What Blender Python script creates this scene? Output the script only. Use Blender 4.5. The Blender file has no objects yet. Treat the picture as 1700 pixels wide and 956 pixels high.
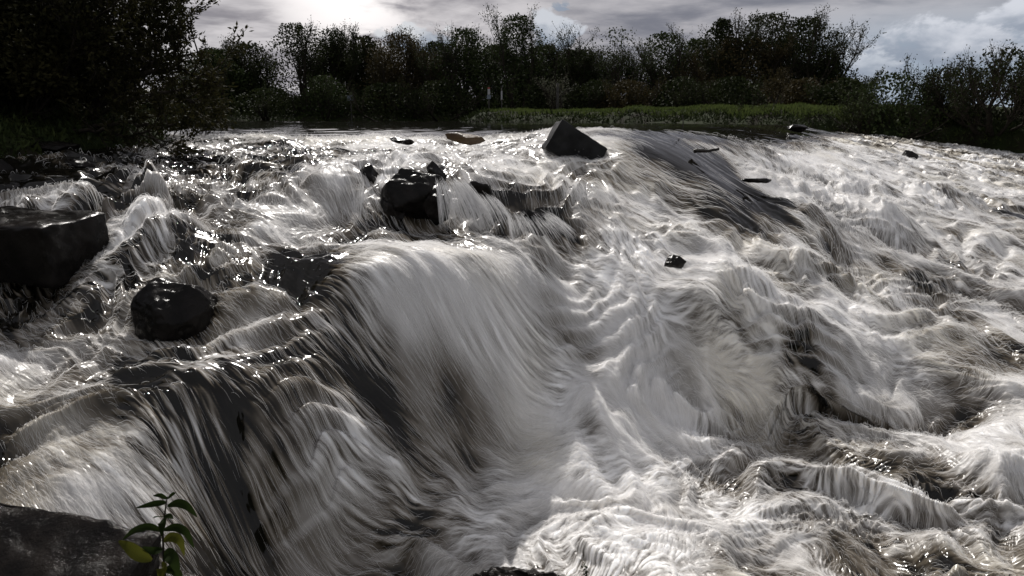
import bpy, bmesh, math, random
import numpy as np
from mathutils import Vector, Matrix, Euler, noise as mnoise

SC = bpy.context.scene
COL = SC.collection
R = math.radians
rng = np.random.default_rng(7)
random.seed(7)

# ------------------------------------------------------------------ camera
F = 1133.0; CX, CY = 850.0, 478.0
CAMZ = 0.13
TILT = math.atan((478.0 - 199.0) / F)          # looking down at the rapids
cam_d = bpy.data.cameras.new('camera'); cam = bpy.data.objects.new('camera', cam_d); COL.objects.link(cam)
cam.location = (0, 0, CAMZ); cam.rotation_euler = (math.pi/2 - TILT, 0, 0)
cam_d.sensor_width = 36; cam_d.lens = 36 * F / 1700; cam_d.clip_start = 0.05; cam_d.clip_end = 8000
SC.camera = cam

def ray(px, py):
    a, b = (px - CX) / F, (CY - py) / F
    return np.array([a, math.cos(TILT) + b * math.sin(TILT), -math.sin(TILT) + b * math.cos(TILT)])
def P(px, py, z):                               # point of the photo at a known height
    d = ray(px, py); t = (z - CAMZ) / d[2]
    return np.array([d[0] * t, d[1] * t, z])
def PY(px, py, Y):                              # point of the photo at a known distance
    d = ray(px, py); t = Y / d[1]
    return np.array([d[0] * t, Y, CAMZ + d[2] * t])

# ------------------------------------------------------------------ tagging
def tag(o, label=None, cat=None, group=None, kind=None):
    if label: o['label'] = label
    if cat: o['category'] = cat
    if group: o['group'] = group
    if kind: o['kind'] = kind
    return o
def empty(name, loc, label, cat, group=None, rz=0):
    o = bpy.data.objects.new(name, None); COL.objects.link(o); o.location = tuple(loc); o.rotation_euler = (0, 0, rz)
    o.empty_display_size = 0.2
    return tag(o, label, cat, group)
def mesh_obj(name, V, Fc, mat, parent=None, smooth=False):
    me = bpy.data.meshes.new(name)
    V = np.asarray(V, dtype=np.float32).reshape(-1, 3)
    if isinstance(Fc, np.ndarray):
        n, k = Fc.shape
        me.vertices.add(len(V)); me.vertices.foreach_set('co', V.ravel())
        me.loops.add(n * k); me.loops.foreach_set('vertex_index', Fc.astype(np.int32).ravel())
        me.polygons.add(n); me.polygons.foreach_set('loop_start', np.arange(0, n * k, k, dtype=np.int32))
        try: me.polygons.foreach_set('loop_total', np.full(n, k, dtype=np.int32))
        except Exception: pass
        me.update(calc_edges=True)
    else:
        me.from_pydata(V.tolist(), [], Fc); me.update()
    if smooth: me.polygons.foreach_set('use_smooth', np.ones(len(me.polygons), dtype=bool))
    if mat: me.materials.append(mat)
    o = bpy.data.objects.new(name, me); COL.objects.link(o)
    if parent: o.parent = parent
    return o

# ------------------------------------------------------------------ noise
TN = 1024
_t = rng.standard_normal((TN, TN)).astype(np.float32)
from concurrent.futures import ThreadPoolExecutor
_pool = ThreadPoolExecutor(4)
def _rows(fn, nout, x, y, *a):                  # run a sampler on row bands in threads
    if np.ndim(x) < 2 or x.size < 60000: return fn(x, y, *a)
    out = [np.empty(x.shape, np.float32) for _ in range(nout)]
    ed = np.linspace(0, x.shape[0], 25).astype(int)
    def job(i):
        r = fn(x[ed[i]:ed[i+1]], y[ed[i]:ed[i+1]], *a)
        if nout == 1: out[0][ed[i]:ed[i+1]] = r
        else:
            for o, q in zip(out, r): o[ed[i]:ed[i+1]] = q
    list(_pool.map(job, range(24)))
    return out[0] if nout == 1 else out
def _tex_sample(tex, x, y): return _rows(lambda p, q: _tex1(tex, p, q), 1, x, y)
def _tex1(tex, x, y):
    n = tex.shape[0]
    xf = np.floor(x); yf = np.floor(y)
    fx = (x - xf).astype(np.float32); fy = (y - yf).astype(np.float32)
    xi = xf.astype(np.int64) % n; yi = yf.astype(np.int64) % n; x1 = (xi + 1) % n; y1 = (yi + 1) % n
    fx = fx * fx * (3 - 2 * fx); fy = fy * fy * (3 - 2 * fy)
    return (tex[yi, xi] * (1 - fx) + tex[yi, x1] * fx) * (1 - fy) + (tex[y1, xi] * (1 - fx) + tex[y1, x1] * fx) * fy
def vn(x, y, lam, off=0.0):                     # value noise, feature size lam, unit-ish std
    c, s = math.cos(0.6 + off), math.sin(0.6 + off)
    return _tex_sample(_t, (x * c - y * s) / lam + 131.7 * off + 300, (x * s + y * c) / lam - 77.1 * off + 500) * 1.5
def fbm(x, y, lam, octv=4, off=0.0, g=0.5):
    r = 0; a = 1; tot = 0
    for k in range(octv):
        r = r + a * vn(x, y, lam / 2 ** k, off + 0.37 * k); tot += a * a; a *= g
    return r / math.sqrt(tot)
def sstep(a, b, x):
    t = np.clip((x - a) / (b - a), 0, 1); return t * t * (3 - 2 * t)

# ------------------------------------------------------------------ river bed shape: heights read at photo points
HP = [  # px, py, z
 # pool upstream
 (300,207,0),(500,207,0),(700,207,0),(900,207,0),(1100,207,0),(400,203.5,0),(800,203.5,0),(1200,204,0),(600,211,0),(1000,210,0),(820,213,-.01),
 # crest & upper shelf, left to right
 (0,262,-.22),(100,262,-.24),(200,250,-.2),(300,232,-.13),(400,222,-.08),(500,220,-.07),(600,219,-.06),(700,219,-.06),(800,220,-.06),(900,222,-.05),
 (1050,215,-.01),(1150,214,-.02),(1250,211,-.02),(1340,210,-.04),(1350,218,-.15),
 (0,300,-.36),(120,300,-.36),(250,280,-.31),(400,262,-.27),(500,255,-.24),(600,250,-.23),(700,250,-.25),(800,250,-.26),(860,240,-.18),
 (380,310,-.44),(460,330,-.52),(250,330,-.46),(120,345,-.47),(300,370,-.58),(430,370,-.60),(200,420,-.67),(210,380,-.60),(60,475,-.86),(0,500,-.9),
 (540,300,-.36),(600,278,-.30),(690,276,-.29),(760,290,-.36),(840,300,-.42),
 (560,365,-.64),(620,378,-.70),(700,388,-.74),(780,385,-.74),(860,392,-.78),
 (900,280,-.36),(960,275,-.34),(940,330,-.55),(980,380,-.76),(900,420,-.88),(1000,440,-.98),
 # apron right of concrete block
 (1010,245,-.16),(1080,232,-.10),(1100,300,-.48),(1060,330,-.62),(1120,370,-.84),(1160,262,-.30),(1200,300,-.50),(1245,322,-.66),(1180,330,-.62),
 (1230,240,-.2),(1280,232,-.2),(1300,290,-.58),(1280,330,-.72),
 # main fall : lip, face, foot
 (470,420,-.72),(530,440,-.76),(600,420,-.73),(700,415,-.73),(800,428,-.80),(880,455,-.95),(950,500,-1.2),
 (570,470,-.84),(650,470,-.84),(750,480,-.92),(640,560,-1.16),(760,560,-1.2),(880,560,-1.3),(960,590,-1.5),
 (700,680,-1.52),(820,700,-1.66),(900,660,-1.66),(640,760,-1.62),(740,790,-1.8),
 (560,900,-1.92),(640,885,-1.95),(730,850,-1.95),(820,800,-1.95),(890,735,-1.86),(960,685,-1.72),(1045,635,-1.62),
 # left cascades
 (100,560,-1.02),(0,600,-1.08),(200,600,-1.1),(420,480,-.88),(420,560,-1.06),(380,600,-1.13),(520,560,-1.06),(540,640,-1.28),(450,650,-1.20),
 (300,650,-1.16),(150,680,-1.2),(0,700,-1.22),(300,720,-1.30),(420,740,-1.40),(150,770,-1.33),(0,790,-1.34),(300,800,-1.42),
 (430,790,-1.50),(480,860,-1.72),(540,800,-1.62),(400,900,-1.75),(520,945,-1.95),(330,900,-1.6),(440,955,-1.93),
 (600,640,-1.36),
 # froth pool lower right
 (700,950,-1.98),(900,950,-2.0),(1000,860,-1.98),(1000,760,-1.93),(1100,700,-1.86),(1200,900,-2.0),(1500,900,-2.02),(1680,940,-2.02),(1300,780,-1.93),
 (1500,760,-1.93),(1680,760,-1.93),(1200,660,-1.80),(1400,660,-1.82),(1600,660,-1.84),
 # middle right
 (1100,440,-1.02),(1050,520,-1.27),(1100,560,-1.45),(1150,500,-1.18),(1200,450,-1.06),(1300,470,-1.24),(1250,560,-1.46),(1400,560,-1.52),(1550,580,-1.68),(1690,600,-1.75),
 (1200,390,-.92),(1300,380,-.93),(1350,340,-.80),(1420,420,-1.18),(1450,360,-1.0),(1550,400,-1.28),(1680,400,-1.34),(1520,470,-1.42),(1680,480,-1.52),
 (1350,300,-.66),(1400,255,-.42),(1320,250,-.34),(1420,228,-.38),(1500,240,-.55),(1500,300,-.88),(1600,330,-1.1),(1600,262,-.88),(1700,285,-1.15),(1690,340,-1.25),
]
HC = np.array([P(*h) for h in HP])
extra = [(-30,52,0),(0,60,0),(10,30,0),(-12,24,0),(-7,12,0),(-6,9,-.15),(-6,6,-.55),(-5,3,-1.2),(-4,1,-1.6),(0,.5,-2.05),(4,1,-2.05),(8,3,-2.05),(10,8,-1.9),(14,12,-1.6),(13,24,-.5),(18,18,-1.4),(8,28,0),
         (30,50,0),(25,10,-2.0),(1,2,-2.02),(-1.2,1.5,-1.9)]
HC = np.vstack([HC, np.array(extra, float)])
def _warp(x, y):                                # distances are compressed far away so that far points do not dominate
    return x / (1 + np.maximum(y, 0) * .12), np.log(np.maximum(y, .2) + 2.5) * 5.0
def _phi(r2): return r2 * np.log(r2 + 1e-9) * .5
def rbf_fit(x, y, v, reg):
    a, b = _warp(x, y); n = len(a)
    r2 = (a[:, None] - a) ** 2 + (b[:, None] - b) ** 2
    K = _phi(r2) + reg * np.eye(n)
    Q = np.c_[np.ones(n), a, b]
    M = np.block([[K, Q], [Q.T, np.zeros((3, 3))]])
    w = np.linalg.solve(M, np.r_[v, np.zeros(3)])
    return a, b, w
_ra, _rb, _rw = rbf_fit(HC[:, 0], HC[:, 1], HC[:, 2], 0.02)
def base_eval(x, y):
    sh = x.shape; a, b = _warp(x.ravel(), y.ravel()); out = np.empty(a.size)
    for i in range(0, a.size, 20000):
        r2 = (a[i:i+20000, None] - _ra) ** 2 + (b[i:i+20000, None] - _rb) ** 2
        out[i:i+20000] = _phi(r2) @ _rw[:-3] + _rw[-3] + _rw[-2] * a[i:i+20000] + _rw[-1] * b[i:i+20000]
    out = np.clip(out, -2.06, 0.0)
    return out.reshape(sh)
# table over (u = x/y-like, log y)
TU = np.linspace(-2.2, 2.2, 420); TW = np.linspace(math.log(1.0), math.log(70), 520)
_gu, _gw = np.meshgrid(TU, TW)
BZ = base_eval(_gu * np.exp(_gw), np.exp(_gw)).astype(np.float32)
def lookup(T, x, y): return _rows(lambda p, q: _look1((T,), p, q)[0], 1, x, y)
def lookup2(T, S, x, y): return _rows(lambda p, q: _look1((T, S), p, q), 2, x, y)
def _look1(TT, x, y):
    y = np.maximum(y, 1.001); u = np.clip((x / y - TU[0]) / (TU[1] - TU[0]), 0, len(TU) - 1.01); w = np.clip((np.log(y) - TW[0]) / (TW[1] - TW[0]), 0, len(TW) - 1.01)
    ui = u.astype(np.int32); wi = w.astype(np.int32); fu = (u - ui); fw = (w - wi)
    return [(T[wi, ui] * (1 - fu) + T[wi, ui + 1] * fu) * (1 - fw) + (T[wi + 1, ui] * (1 - fu) + T[wi + 1, ui + 1] * fu) * fw for T in TT]
def zbase(x, y): return float(lookup(BZ, np.array([float(x)]), np.array([float(y)]))[0])
_HY = np.exp(np.linspace(math.log(1.1), math.log(60), 900))
def hit(px, py):                                # where the line of sight meets the river surface
    d = ray(px, py); t = _HY / d[1]; x = d[0] * t; z = CAMZ + d[2] * t
    k = np.nonzero(z <= _look1((BZ,), x, _HY)[0])[0]
    if len(k): i = k[0]; return np.array([x[i], _HY[i], z[i]])
    return PY(px, py, 50)

# ------------------------------------------------------------------ flow directions (photo arrows laid on the surface)
ARR = [(300,210,330,216),(500,208,520,214),(700,208,705,216),(900,208,925,216),(1080,214,1150,232),(1150,240,1230,300),(1100,280,1190,330),
 (100,270,160,285),(250,290,300,310),(400,260,430,290),(500,290,515,330),(600,300,590,360),(560,330,545,375),(690,300,720,370),(760,300,800,380),(650,250,650,275),
 (200,350,270,372),(330,380,420,410),(420,400,520,430),(300,440,360,450),(180,470,260,480),(430,470,520,520),(100,530,60,560),(190,540,170,570),(200,590,260,630),(60,600,150,640),
 (400,560,450,620),(330,620,380,640),(480,600,550,680),(100,640,200,700),(40,740,140,750),(250,690,350,730),(350,770,440,790),(430,660,510,720),(520,720,580,800),(450,800,520,920),(400,820,430,940),(560,800,600,880),
 (560,460,640,540),(560,500,620,620),(620,440,720,520),(700,440,820,530),(800,450,930,560),(880,470,1000,560),(650,560,720,680),(750,560,830,700),(850,560,960,660),(930,590,1030,635),(700,700,760,800),(600,650,660,760),(640,780,700,840),
 (880,300,960,350),(800,330,850,380),(940,340,1010,400),(1000,280,1070,340),(1050,300,1130,370),(1000,400,1060,470),(900,400,980,470),(1080,450,1180,480),(950,440,1010,520),
 (1240,330,1290,350),(1250,260,1330,330),(1400,260,1480,330),(1350,230,1420,250),(1500,240,1600,275),(1300,350,1400,420),(1450,340,1560,420),(1600,300,1700,330),(1600,400,1700,430),(1200,400,1320,460),
 (1050,570,1180,540),(1150,520,1250,600),(1250,520,1380,600),(1350,480,1450,540),(1450,520,1650,590),(1550,480,1700,520),(1100,640,1200,650),(1250,660,1450,700),(1500,640,1700,680),
 (650,920,760,880),(760,900,860,800),(900,860,1000,720),(900,940,1050,860),(1000,800,1150,760),(1100,880,1250,860),(1200,760,1400,800),(1300,880,1500,920),(1500,800,1690,860),(1050,700,1150,690),(800,940,860,900)]
A0 = []; AD = []
for a in ARR:
    p, q = hit(a[0], a[1]), hit(a[2], a[3]); d = (q - p)[:2]
    A0.append((p[:2] + q[:2]) / 2); AD.append(d / (np.linalg.norm(d) + 1e-6))
A0 = np.array(A0); AD = np.array(AD)
_aw = np.c_[_warp(A0[:, 0], A0[:, 1])]
def idw(vals, x, y, rad=.35, eps=.02):
    sh = x.shape; a, b = _warp(x.ravel(), y.ravel()); r2 = (a[:, None] - _aw[:, 0]) ** 2 + (b[:, None] - _aw[:, 1]) ** 2
    w = np.exp(-r2 / (2 * rad * rad)) + eps / (r2 + .3) ** 2
    return ((w @ vals) / w.sum(1, keepdims=True)).reshape(sh + (vals.shape[1],))
FL = idw(AD, _gu * np.exp(_gw), np.exp(_gw))
_n = np.linalg.norm(FL, axis=2, keepdims=True) + 1e-6; FL = FL / _n
FLX, FLY = FL[..., 0].astype(np.float32), FL[..., 1].astype(np.float32)

# ------------------------------------------------------------------ how white and how rough the water is
FO = [ # px,py, foam, turbulence
 (400,205,0,.0),(700,206,0,.0),(1000,206,0,.0),(300,215,.15,.25),(500,216,.2,.3),(650,216,.15,.2),(850,215,.1,.1),(950,212,.08,.1),(1100,216,.1,.1),(1250,212,.15,.3),
 (50,250,.12,.5),(150,290,.15,.6),(250,270,.22,.9),(400,240,.36,1.),(500,250,.42,1.),(620,240,.6,1.),(750,245,.6,1),(850,245,.6,.8),
 (430,300,.28,1.),(320,320,.42,1.),(200,340,.3,.7),(230,330,.25,.6),(260,360,.35,.6),(200,385,.4,.6),(120,330,.2,.6),(250,380,.5,.6),(400,370,.42,.8),(560,290,.75,.8),(520,350,.5,1.),(570,330,.35,.3),(590,350,.25,.3),(650,350,.12,.2),(650,370,.15,.2),(700,350,.2,.2),(730,345,.35,.3),(760,340,.4,.3),(810,360,.2,.3),(870,355,.15,.4),(900,370,.15,.4),(840,320,.4,.4),
 (900,270,.75,.8),(950,310,.7,.7),(870,300,.7,.6),(1000,340,.75,.7),(1060,300,.75,.5),(1110,360,.8,.6),(1000,250,.6,.3),
 (1100,240,.10,.12),(1140,255,.05,.1),(1180,270,.03,.1),(1200,290,.02,.1),(1220,310,.03,.1),(1180,310,.04,.1),(1200,325,.08,.1),(1150,310,.10,.15),(1130,285,.1,.1),(1090,270,.25,.2),(1050,235,.2,.2),(1180,235,.15,.1),
 (1250,230,.3,.6),(1250,280,.85,.8),(1300,330,.85,.7),(1400,280,.9,.8),(1350,230,.75,.8),(1500,260,.85,.8),(1600,300,.7,.7),(1690,280,.7,.7),(1450,350,.8,.7),(1600,400,.75,.7),(1300,420,.8,.7),(1550,340,.7,.7),
 (600,400,.45,.6),(420,430,.35,.7),(330,440,.4,.7),(200,440,.5,.8),(80,500,.5,.8),(480,490,.2,.4),(420,520,.35,.5),(180,560,.55,.3),(60,560,.6,.7),(10,540,.5,.7),(100,600,.5,.6),(150,620,.42,.6),(0,640,.4,.6),(0,600,.5,.6),(420,590,.2,.4),(500,590,.25,.3),(300,610,.15,.5),(340,560,.2,.4),
 (560,440,.72,.3),(600,440,.78,.3),(700,440,.95,.2),(700,500,.92,.15),(800,500,.95,.2),(860,530,.9,.2),(750,450,.95,.2),(650,540,.72,.12),(720,560,.78,.12),(800,560,.76,.12),(750,620,.6,.12),(850,600,.70,.15),(950,600,.85,.2),(700,700,.30,.12),(800,720,.38,.15),(740,790,.2,.15),(760,720,.25,.15),(680,760,.2,.15),(800,780,.25,.2),(600,600,.3,.15),(620,620,.4,.15),(580,560,.2,.2),(600,700,.25,.25),(660,800,.25,.3),(560,500,.4,.2),(900,700,.5,.4),
 (350,650,.42,.4),(450,650,.42,.3),(200,700,.32,.6),(100,730,.36,.6),(350,720,.2,.4),(250,760,.38,.5),(420,700,.2,.3),(480,700,.2,.3),(300,760,.25,.4),(180,740,.25,.5),(50,780,.2,.5),(420,760,.35,.3),(350,800,.3,.3),(450,820,.3,.3),(420,900,.05,.15),(500,900,.12,.2),(380,850,.12,.2),(440,870,.07,.15),(480,930,.08,.15),(450,835,.14,.2),(530,880,.2,.2),(400,940,.05,.1),(350,920,.06,.1),(300,850,.2,.2),(510,840,.16,.2),(560,820,.35,.3),(330,860,.12,.2),(520,740,.2,.3),(520,790,.2,.3),(560,760,.2,.3),(590,840,.25,.3),
 (900,440,.55,.8),(850,400,.6,.9),(1000,460,.7,.8),(950,500,.6,.7),(1050,500,.7,.7),(1100,430,.75,.6),(1200,470,.8,.7),
 (1100,540,.85,.5),(1200,560,.7,.6),(1300,520,.8,.8),(1400,500,.8,.9),(1350,600,.62,.6),(1500,560,.7,.7),(1600,520,.65,.8),(1550,640,.5,.6),(1650,600,.6,.7),
 (620,920,.75,.8),(750,900,.65,.9),(850,850,.7,1.),(930,760,.85,1.),(1000,700,.9,1.),(1100,650,.9,.9),(1150,730,.8,1.),(1300,720,.85,1.),(1450,700,.75,1.),(1600,750,.65,1.),(1100,820,.6,1.),(1250,830,.68,1.),(1400,820,.68,1.),(1000,900,.55,1.),(1200,930,.5,1.),(1350,930,.5,1.),(1550,850,.55,1.),(1650,930,.4,.9),(900,950,.6,1.)]
FO += [(250,660,.3,.4),(180,660,.3,.5),(60,680,.25,.5),(300,700,.25,.4),(130,780,.35,.5),(220,790,.35,.4),(30,740,.3,.5),(380,480,.25,.6),(300,410,.3,.7),(460,430,.25,.5),(350,750,.3,.4),(1550,690,.35,.8),(1450,620,.4,.7),(1080,480,.4,.6),(1380,440,.4,.7),(1560,440,.45,.7),(1180,480,.35,.6),(600,935,.95,1.),(560,955,.85,1.),(650,905,.9,1.),(700,925,.95,1.),(760,880,.95,1.),(840,850,.95,1.),(900,800,1.,1.),(950,745,1.,1.),(1010,700,1.,1.),(1060,655,1.,1.),(1120,620,.9,.9),(850,745,.3,.3),(920,690,.4,.3),(900,470,.25,.5),(950,510,.25,.5),(1000,545,.35,.6),(860,440,.4,.5),(1500,600,.4,.8),(1600,640,.35,.8),(1680,660,.4,.8),(1250,610,.45,.7),(1350,650,.55,.8),(1430,680,.6,.9),(560,520,.15,.2),(600,560,.3,.15),
 (430,500,.15,.4),(500,520,.12,.3),(380,590,.15,.4),(300,580,.15,.4),(250,640,.15,.5),(520,600,.12,.3),(560,650,.15,.3),(600,720,.12,.3),(660,720,.15,.2),(700,760,.12,.2),(640,830,.2,.3),(720,820,.15,.3),(780,810,.2,.3),
 (0,500,.15,.5),(100,520,.2,.5),(0,300,.08,.4),(1150,330,.18,.2),(1000,360,.4,.5),(1250,470,.4,.7),(240,300,.22,.8),(270,330,.28,.8),(200,300,.18,.6),(200,390,.3,.5),(120,400,.2,.5),(100,300,.08,.5),(340,270,.2,.9),(380,340,.25,.9),(300,240,.2,.8),(560,250,.3,.8),(1330,470,.45,.8),(1400,400,.5,.7),(1650,350,.5,.7)]
_fp = np.array([hit(f[0], f[1])[:2] for f in FO]); _fv = np.array([[f[2], f[3]] for f in FO]); _aw = np.c_[_warp(_fp[:, 0], _fp[:, 1])]
FT = idw(_fv, _gu * np.exp(_gw), np.exp(_gw), .17, .0008)
FOAM, TURB = FT[..., 0].astype(np.float32), FT[..., 1].astype(np.float32)
# ------------------------------------------------------------------ node helper
class NT:
    def __init__(s, mat):
        mat.use_nodes = True; s.t = mat.node_tree; s.t.nodes.clear()
    def n(s, typ, **kw):
        nd = s.t.nodes.new(typ)
        for k, v in kw.items():
            if k.startswith('i_'):
                nm = k[2:]; key = int(nm) if nm.isdigit() else nm.replace('_', ' ')
                sock = nd.inputs[key]
                if hasattr(v, 'bl_rna') and hasattr(v, 'is_output'): s.t.links.new(v, sock)
                else: sock.default_value = v
            else: setattr(nd, k, v)
        return nd
    def m(s, op, a, b=0.0, c=0.0, clamp=False):
        nd = s.t.nodes.new('ShaderNodeMath'); nd.operation = op; nd.use_clamp = clamp
        for i, v in enumerate((a, b, c)):
            if i >= len(nd.inputs): break
            if hasattr(v, 'is_output'): s.t.links.new(v, nd.inputs[i])
            else: nd.inputs[i].default_value = v
        return nd.outputs[0]
    def ss(s, v, a, b, lo=0.0, hi=1.0):
        nd = s.t.nodes.new('ShaderNodeMapRange'); nd.interpolation_type = 'SMOOTHSTEP'
        s.t.links.new(v, nd.inputs[0]); nd.inputs[1].default_value = a; nd.inputs[2].default_value = b; nd.inputs[3].default_value = lo; nd.inputs[4].default_value = hi
        return nd.outputs[0]
    def mix(s, f, a, b):
        nd = s.t.nodes.new('ShaderNodeMix'); nd.data_type = 'RGBA'
        for sock, v in ((nd.inputs[0], f), (nd.inputs[6], a), (nd.inputs[7], b)):
            if hasattr(v, 'is_output'): s.t.links.new(v, sock)
            else: sock.default_value = v
        return nd.outputs[2]
    def link(s, a, b): s.t.links.new(a, b)
def C4(r, g=None, b=None): return (r, r if g is None else g, r if b is None else b, 1)
def noise_n(nt, vec, scale, detail=3, rough=.55, dist=0.0):
    nd = nt.n('ShaderNodeTexNoise', i_Scale=scale, i_Detail=detail, i_Roughness=rough, i_Distortion=dist)
    if vec is not None: nt.link(vec, nd.inputs['Vector'])
    return nd.outputs[0]
def simple_mat(name, c1, c2, scale=8, rough=.7, bump=.3, spec=.4, bscale=None, bdist=.02, r2=None):
    mt = bpy.data.materials.new(name); nt = NT(mt)
    tc = nt.n('ShaderNodeTexCoord').outputs['Object']
    f = nt.ss(noise_n(nt, tc, scale, 5), .35, .65)
    col = nt.mix(f, C4(*c1), C4(*c2))
    bs = nt.n('ShaderNodeBsdfPrincipled', i_Roughness=rough)
    bs.inputs['Specular IOR Level'].default_value = spec
    nt.link(col, bs.inputs['Base Color'])
    if r2 is not None:
        g = nt.ss(noise_n(nt, tc, scale * 1.7, 4), .4, .6, rough, r2); nt.link(g, bs.inputs['Roughness'])
    if bump:
        b = nt.n('ShaderNodeBump', i_Strength=bump, i_Distance=bdist); nt.link(noise_n(nt, tc, bscale or scale * 5, 6, .65), b.inputs['Height']); nt.link(b.outputs[0], bs.inputs['Normal'])
    o = nt.n('ShaderNodeOutputMaterial'); nt.link(bs.outputs[0], o.inputs[0])
    return mt

# ------------------------------------------------------------------ river surface
def river():
    # rows follow distance, columns follow bearing: finer mesh near the viewer's bank
    yk = np.array([1.25, 2.3, 2.4, 5, 6, 10, 11, 18, 24, 57]); dk = np.array([.03, .012, .0065, .0075, .0105, .013, .022, .04, .15, .3])
    yl = [1.25]
    while yl[-1] < 57: yl.append(yl[-1] + float(np.interp(yl[-1], yk, dk)))
    yv = np.array(yl)
    us = np.r_[np.linspace(-1.7, -.84, 90, endpoint=False), np.linspace(-.84, .84, 1450, endpoint=False), np.linspace(.84, 1.7, 90)]
    U, Y = np.meshgrid(us, yv); X = U * Y
    X = X.astype(np.float32); Y = Y.astype(np.float32); nr, nc = X.shape
    z = lookup(BZ, X, Y); foam = lookup(FOAM, X, Y).astype(np.float32); turb = lookup(TURB, X, Y).astype(np.float32)
    # ---- trace the current up and down stream, averaging noise along it (long thin streaks)
    lam = (.010, .026, .10); L = (.13, .30, .75)
    acc = [0, 0, 0]; N = 13; cnt = 0
    warp = fbm(X, Y, .7, 2, 5.5)
    flx0, fly0 = lookup(FLX, X, Y), lookup(FLY, X, Y)
    # local swirl of the direction
    sw = .34 * fbm(X, Y, .6, 2, 9.1) * (.2 + 1.5 * turb * turb)
    sw = sw + .45 * vn(X, Y, .22, 14.0) * turb * turb; shrt = (1 - .6 * turb).astype(np.float32)
    for sgn in (1, -1):
        px, py_ = X.copy(), Y.copy(); px2, py2 = X.copy(), Y.copy()
        for i in range(N):
            fx, fy = lookup2(FLX, FLY, px, py_)
            c, s_ = np.cos(sw), np.sin(sw); fx, fy = fx * c - fy * s_, fx * s_ + fy * c
            w = math.cos(math.pi / 2 * i / N) ** 2
            if not (i == 0 and sgn == -1):
                for q in range(3):
                    r = L[q] / L[2] * shrt
                    ax, ay = X + (px - X) * r, Y + (py_ - Y) * r
                    acc[q] = acc[q] + w * _tex_sample(_t, ax / lam[q] + 91 * q, ay / lam[q] + 37 * q)
            px = px + sgn * fx * L[2] / N; py_ = py_ + sgn * fy * L[2] / N
    st = [(a / (a.std() + 1e-6)).astype(np.float32) for a in acc]
    # ---- broken ledges under the water: irregular steps, each a smooth lip, a little chute and a boil at its foot
    def blob(px, py, rx, ry):
        p = hit(px, py); return np.exp(-(((X - p[0]) / rx) ** 2 + ((Y - p[1]) / ry) ** 2))
    calm = np.clip(1.15 * blob(690, 560, .62, .75) + blob(820, 600, .55, .6) + blob(740, 480, .7, .4) + .9 * blob(1000, 450, .4, .6) + 1.2 * blob(1180, 280, .9, 1.3) + blob(1120, 250, .7, .8), 0, 1)
    stepm = sstep(.12, .35, -z) * (1 - sstep(1.78, 1.93, -z)) * (1 - calm) * sstep(1.6, 2.2, Y)
    sh = .20 + .05 * np.clip((Y - 6) / 6, 0, 1)
    t_ = -z / sh + .80 * fbm(X, Y, .8, 3, 40.0)
    u_ = t_ - np.floor(t_); sfall = sstep(.30, 1.0, u_)
    M_ = stepm * np.clip(.50 + .40 * vn(X, Y, .6, 42.0), .0, 1.0) * (1 - .5 * sstep(.5, -.3, X) * sstep(4.4, 3.6, Y))
    zstep = sh * (u_ - sfall) * M_ * .95
    boil = sstep(0, .08, u_) * (1 - sstep(.12, .42, u_)); lip = sstep(.30, .48, u_) * (1 - sstep(.55, .75, u_)); face = sstep(.5, .7, u_) * (1 - sstep(.93, 1, u_))
    # ---- lumps: domain warped, slightly drawn out along the current
    wx = X + .16 * vn(X, Y, .45, 2.2); wy = Y + .16 * vn(X, Y, .45, 3.3)
    al = wx * flx0 + wy * fly0; ac = -wx * fly0 + wy * flx0     # along / across
    def lump(lm, off, st_=1.8): return _tex_sample(_t, wx / lm + 50 * off + (0), wy / lm + 11 * off) * 1.2
    def drawn(lm, off, n=5, ln=1.0):
        r = 0
        for j in range(-n, n + 1):
            d = j / n * ln * lm; r = r + _tex_sample(_t, (wx + flx0 * d) / lm + 50 * off, (wy + fly0 * d) / lm + 11 * off)
        return (r / r.std()).astype(np.float32)
    def billow(v): return 1.0 - np.sqrt(v * v + .04)
    b0 = drawn(.55, 8.3, 4, .7); b1 = drawn(.26, 1.3, 4, .9); b2 = drawn(.12, 2.9, 4, 1.0); b3 = drawn(.05, 4.1, 4, 1.2)
    # slope of the bed below: steep chutes are smooth, the flat water under them is churned
    far = sstep(9.5, 11.5, Y) * (1 - sstep(.15, .4, -z)) 
    amp = turb * (1 - far)
    sc = np.clip(.75 + Y * .05, .8, 1.1) * (1 - .66 * sstep(6.5, 12, Y))                           # the far field on the right is a bigger, deeper flow
    low = 1 - .72 * sstep(5.0, 7.5, Y) * (1 - sstep(.35, .8, -z))      # the shelf just below the crest runs shallow
    amp = amp * (1 - .62 * np.clip(blob(1000, 690, .42, .5) + .8 * blob(930, 770, .3, .35) + .8 * blob(990, 470, .35, .5), 0, 1))
    amp = amp * (1 + M_ * (.35 * boil + .15 - .75 * face))
    nrl = 1 + .45 * sstep(5.2, 4.2, Y)
    disp = amp * sc * low * (.075 * b0 + .060 * nrl * (billow(b1) - .2) + .024 * (billow(b2) - .2) + .009 * b3)
    gam = (1 - far)
    disp = disp + gam * (1 - .6 * M_ * face) * (.0045 * st[2] + .0011 * st[1] + .0013 * st[0] * (1 - sstep(3, 5.5, Y))) * (.4 + foam)
    fine = _tex_sample(_t, wx / .02, wy / .02)
    disp = disp + gam * amp * .0025 * fine
    # chop on the upper shelf and boils under the fall
    shelf = sstep(5.2, 6.5, Y) * (1 - sstep(9.6, 10.4, Y)) * (1 - sstep(.2, 1.2, X)) * turb
    cz = drawn(.16, 6.6, 3, .5); cz2 = drawn(.07, 7.7, 2, .5)
    disp = disp + shelf * (.010 * cz + .007 * cz2)
    # pool ripples
    rp = fbm(X, Y * 2.2, .5, 3, 12.0)
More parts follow.
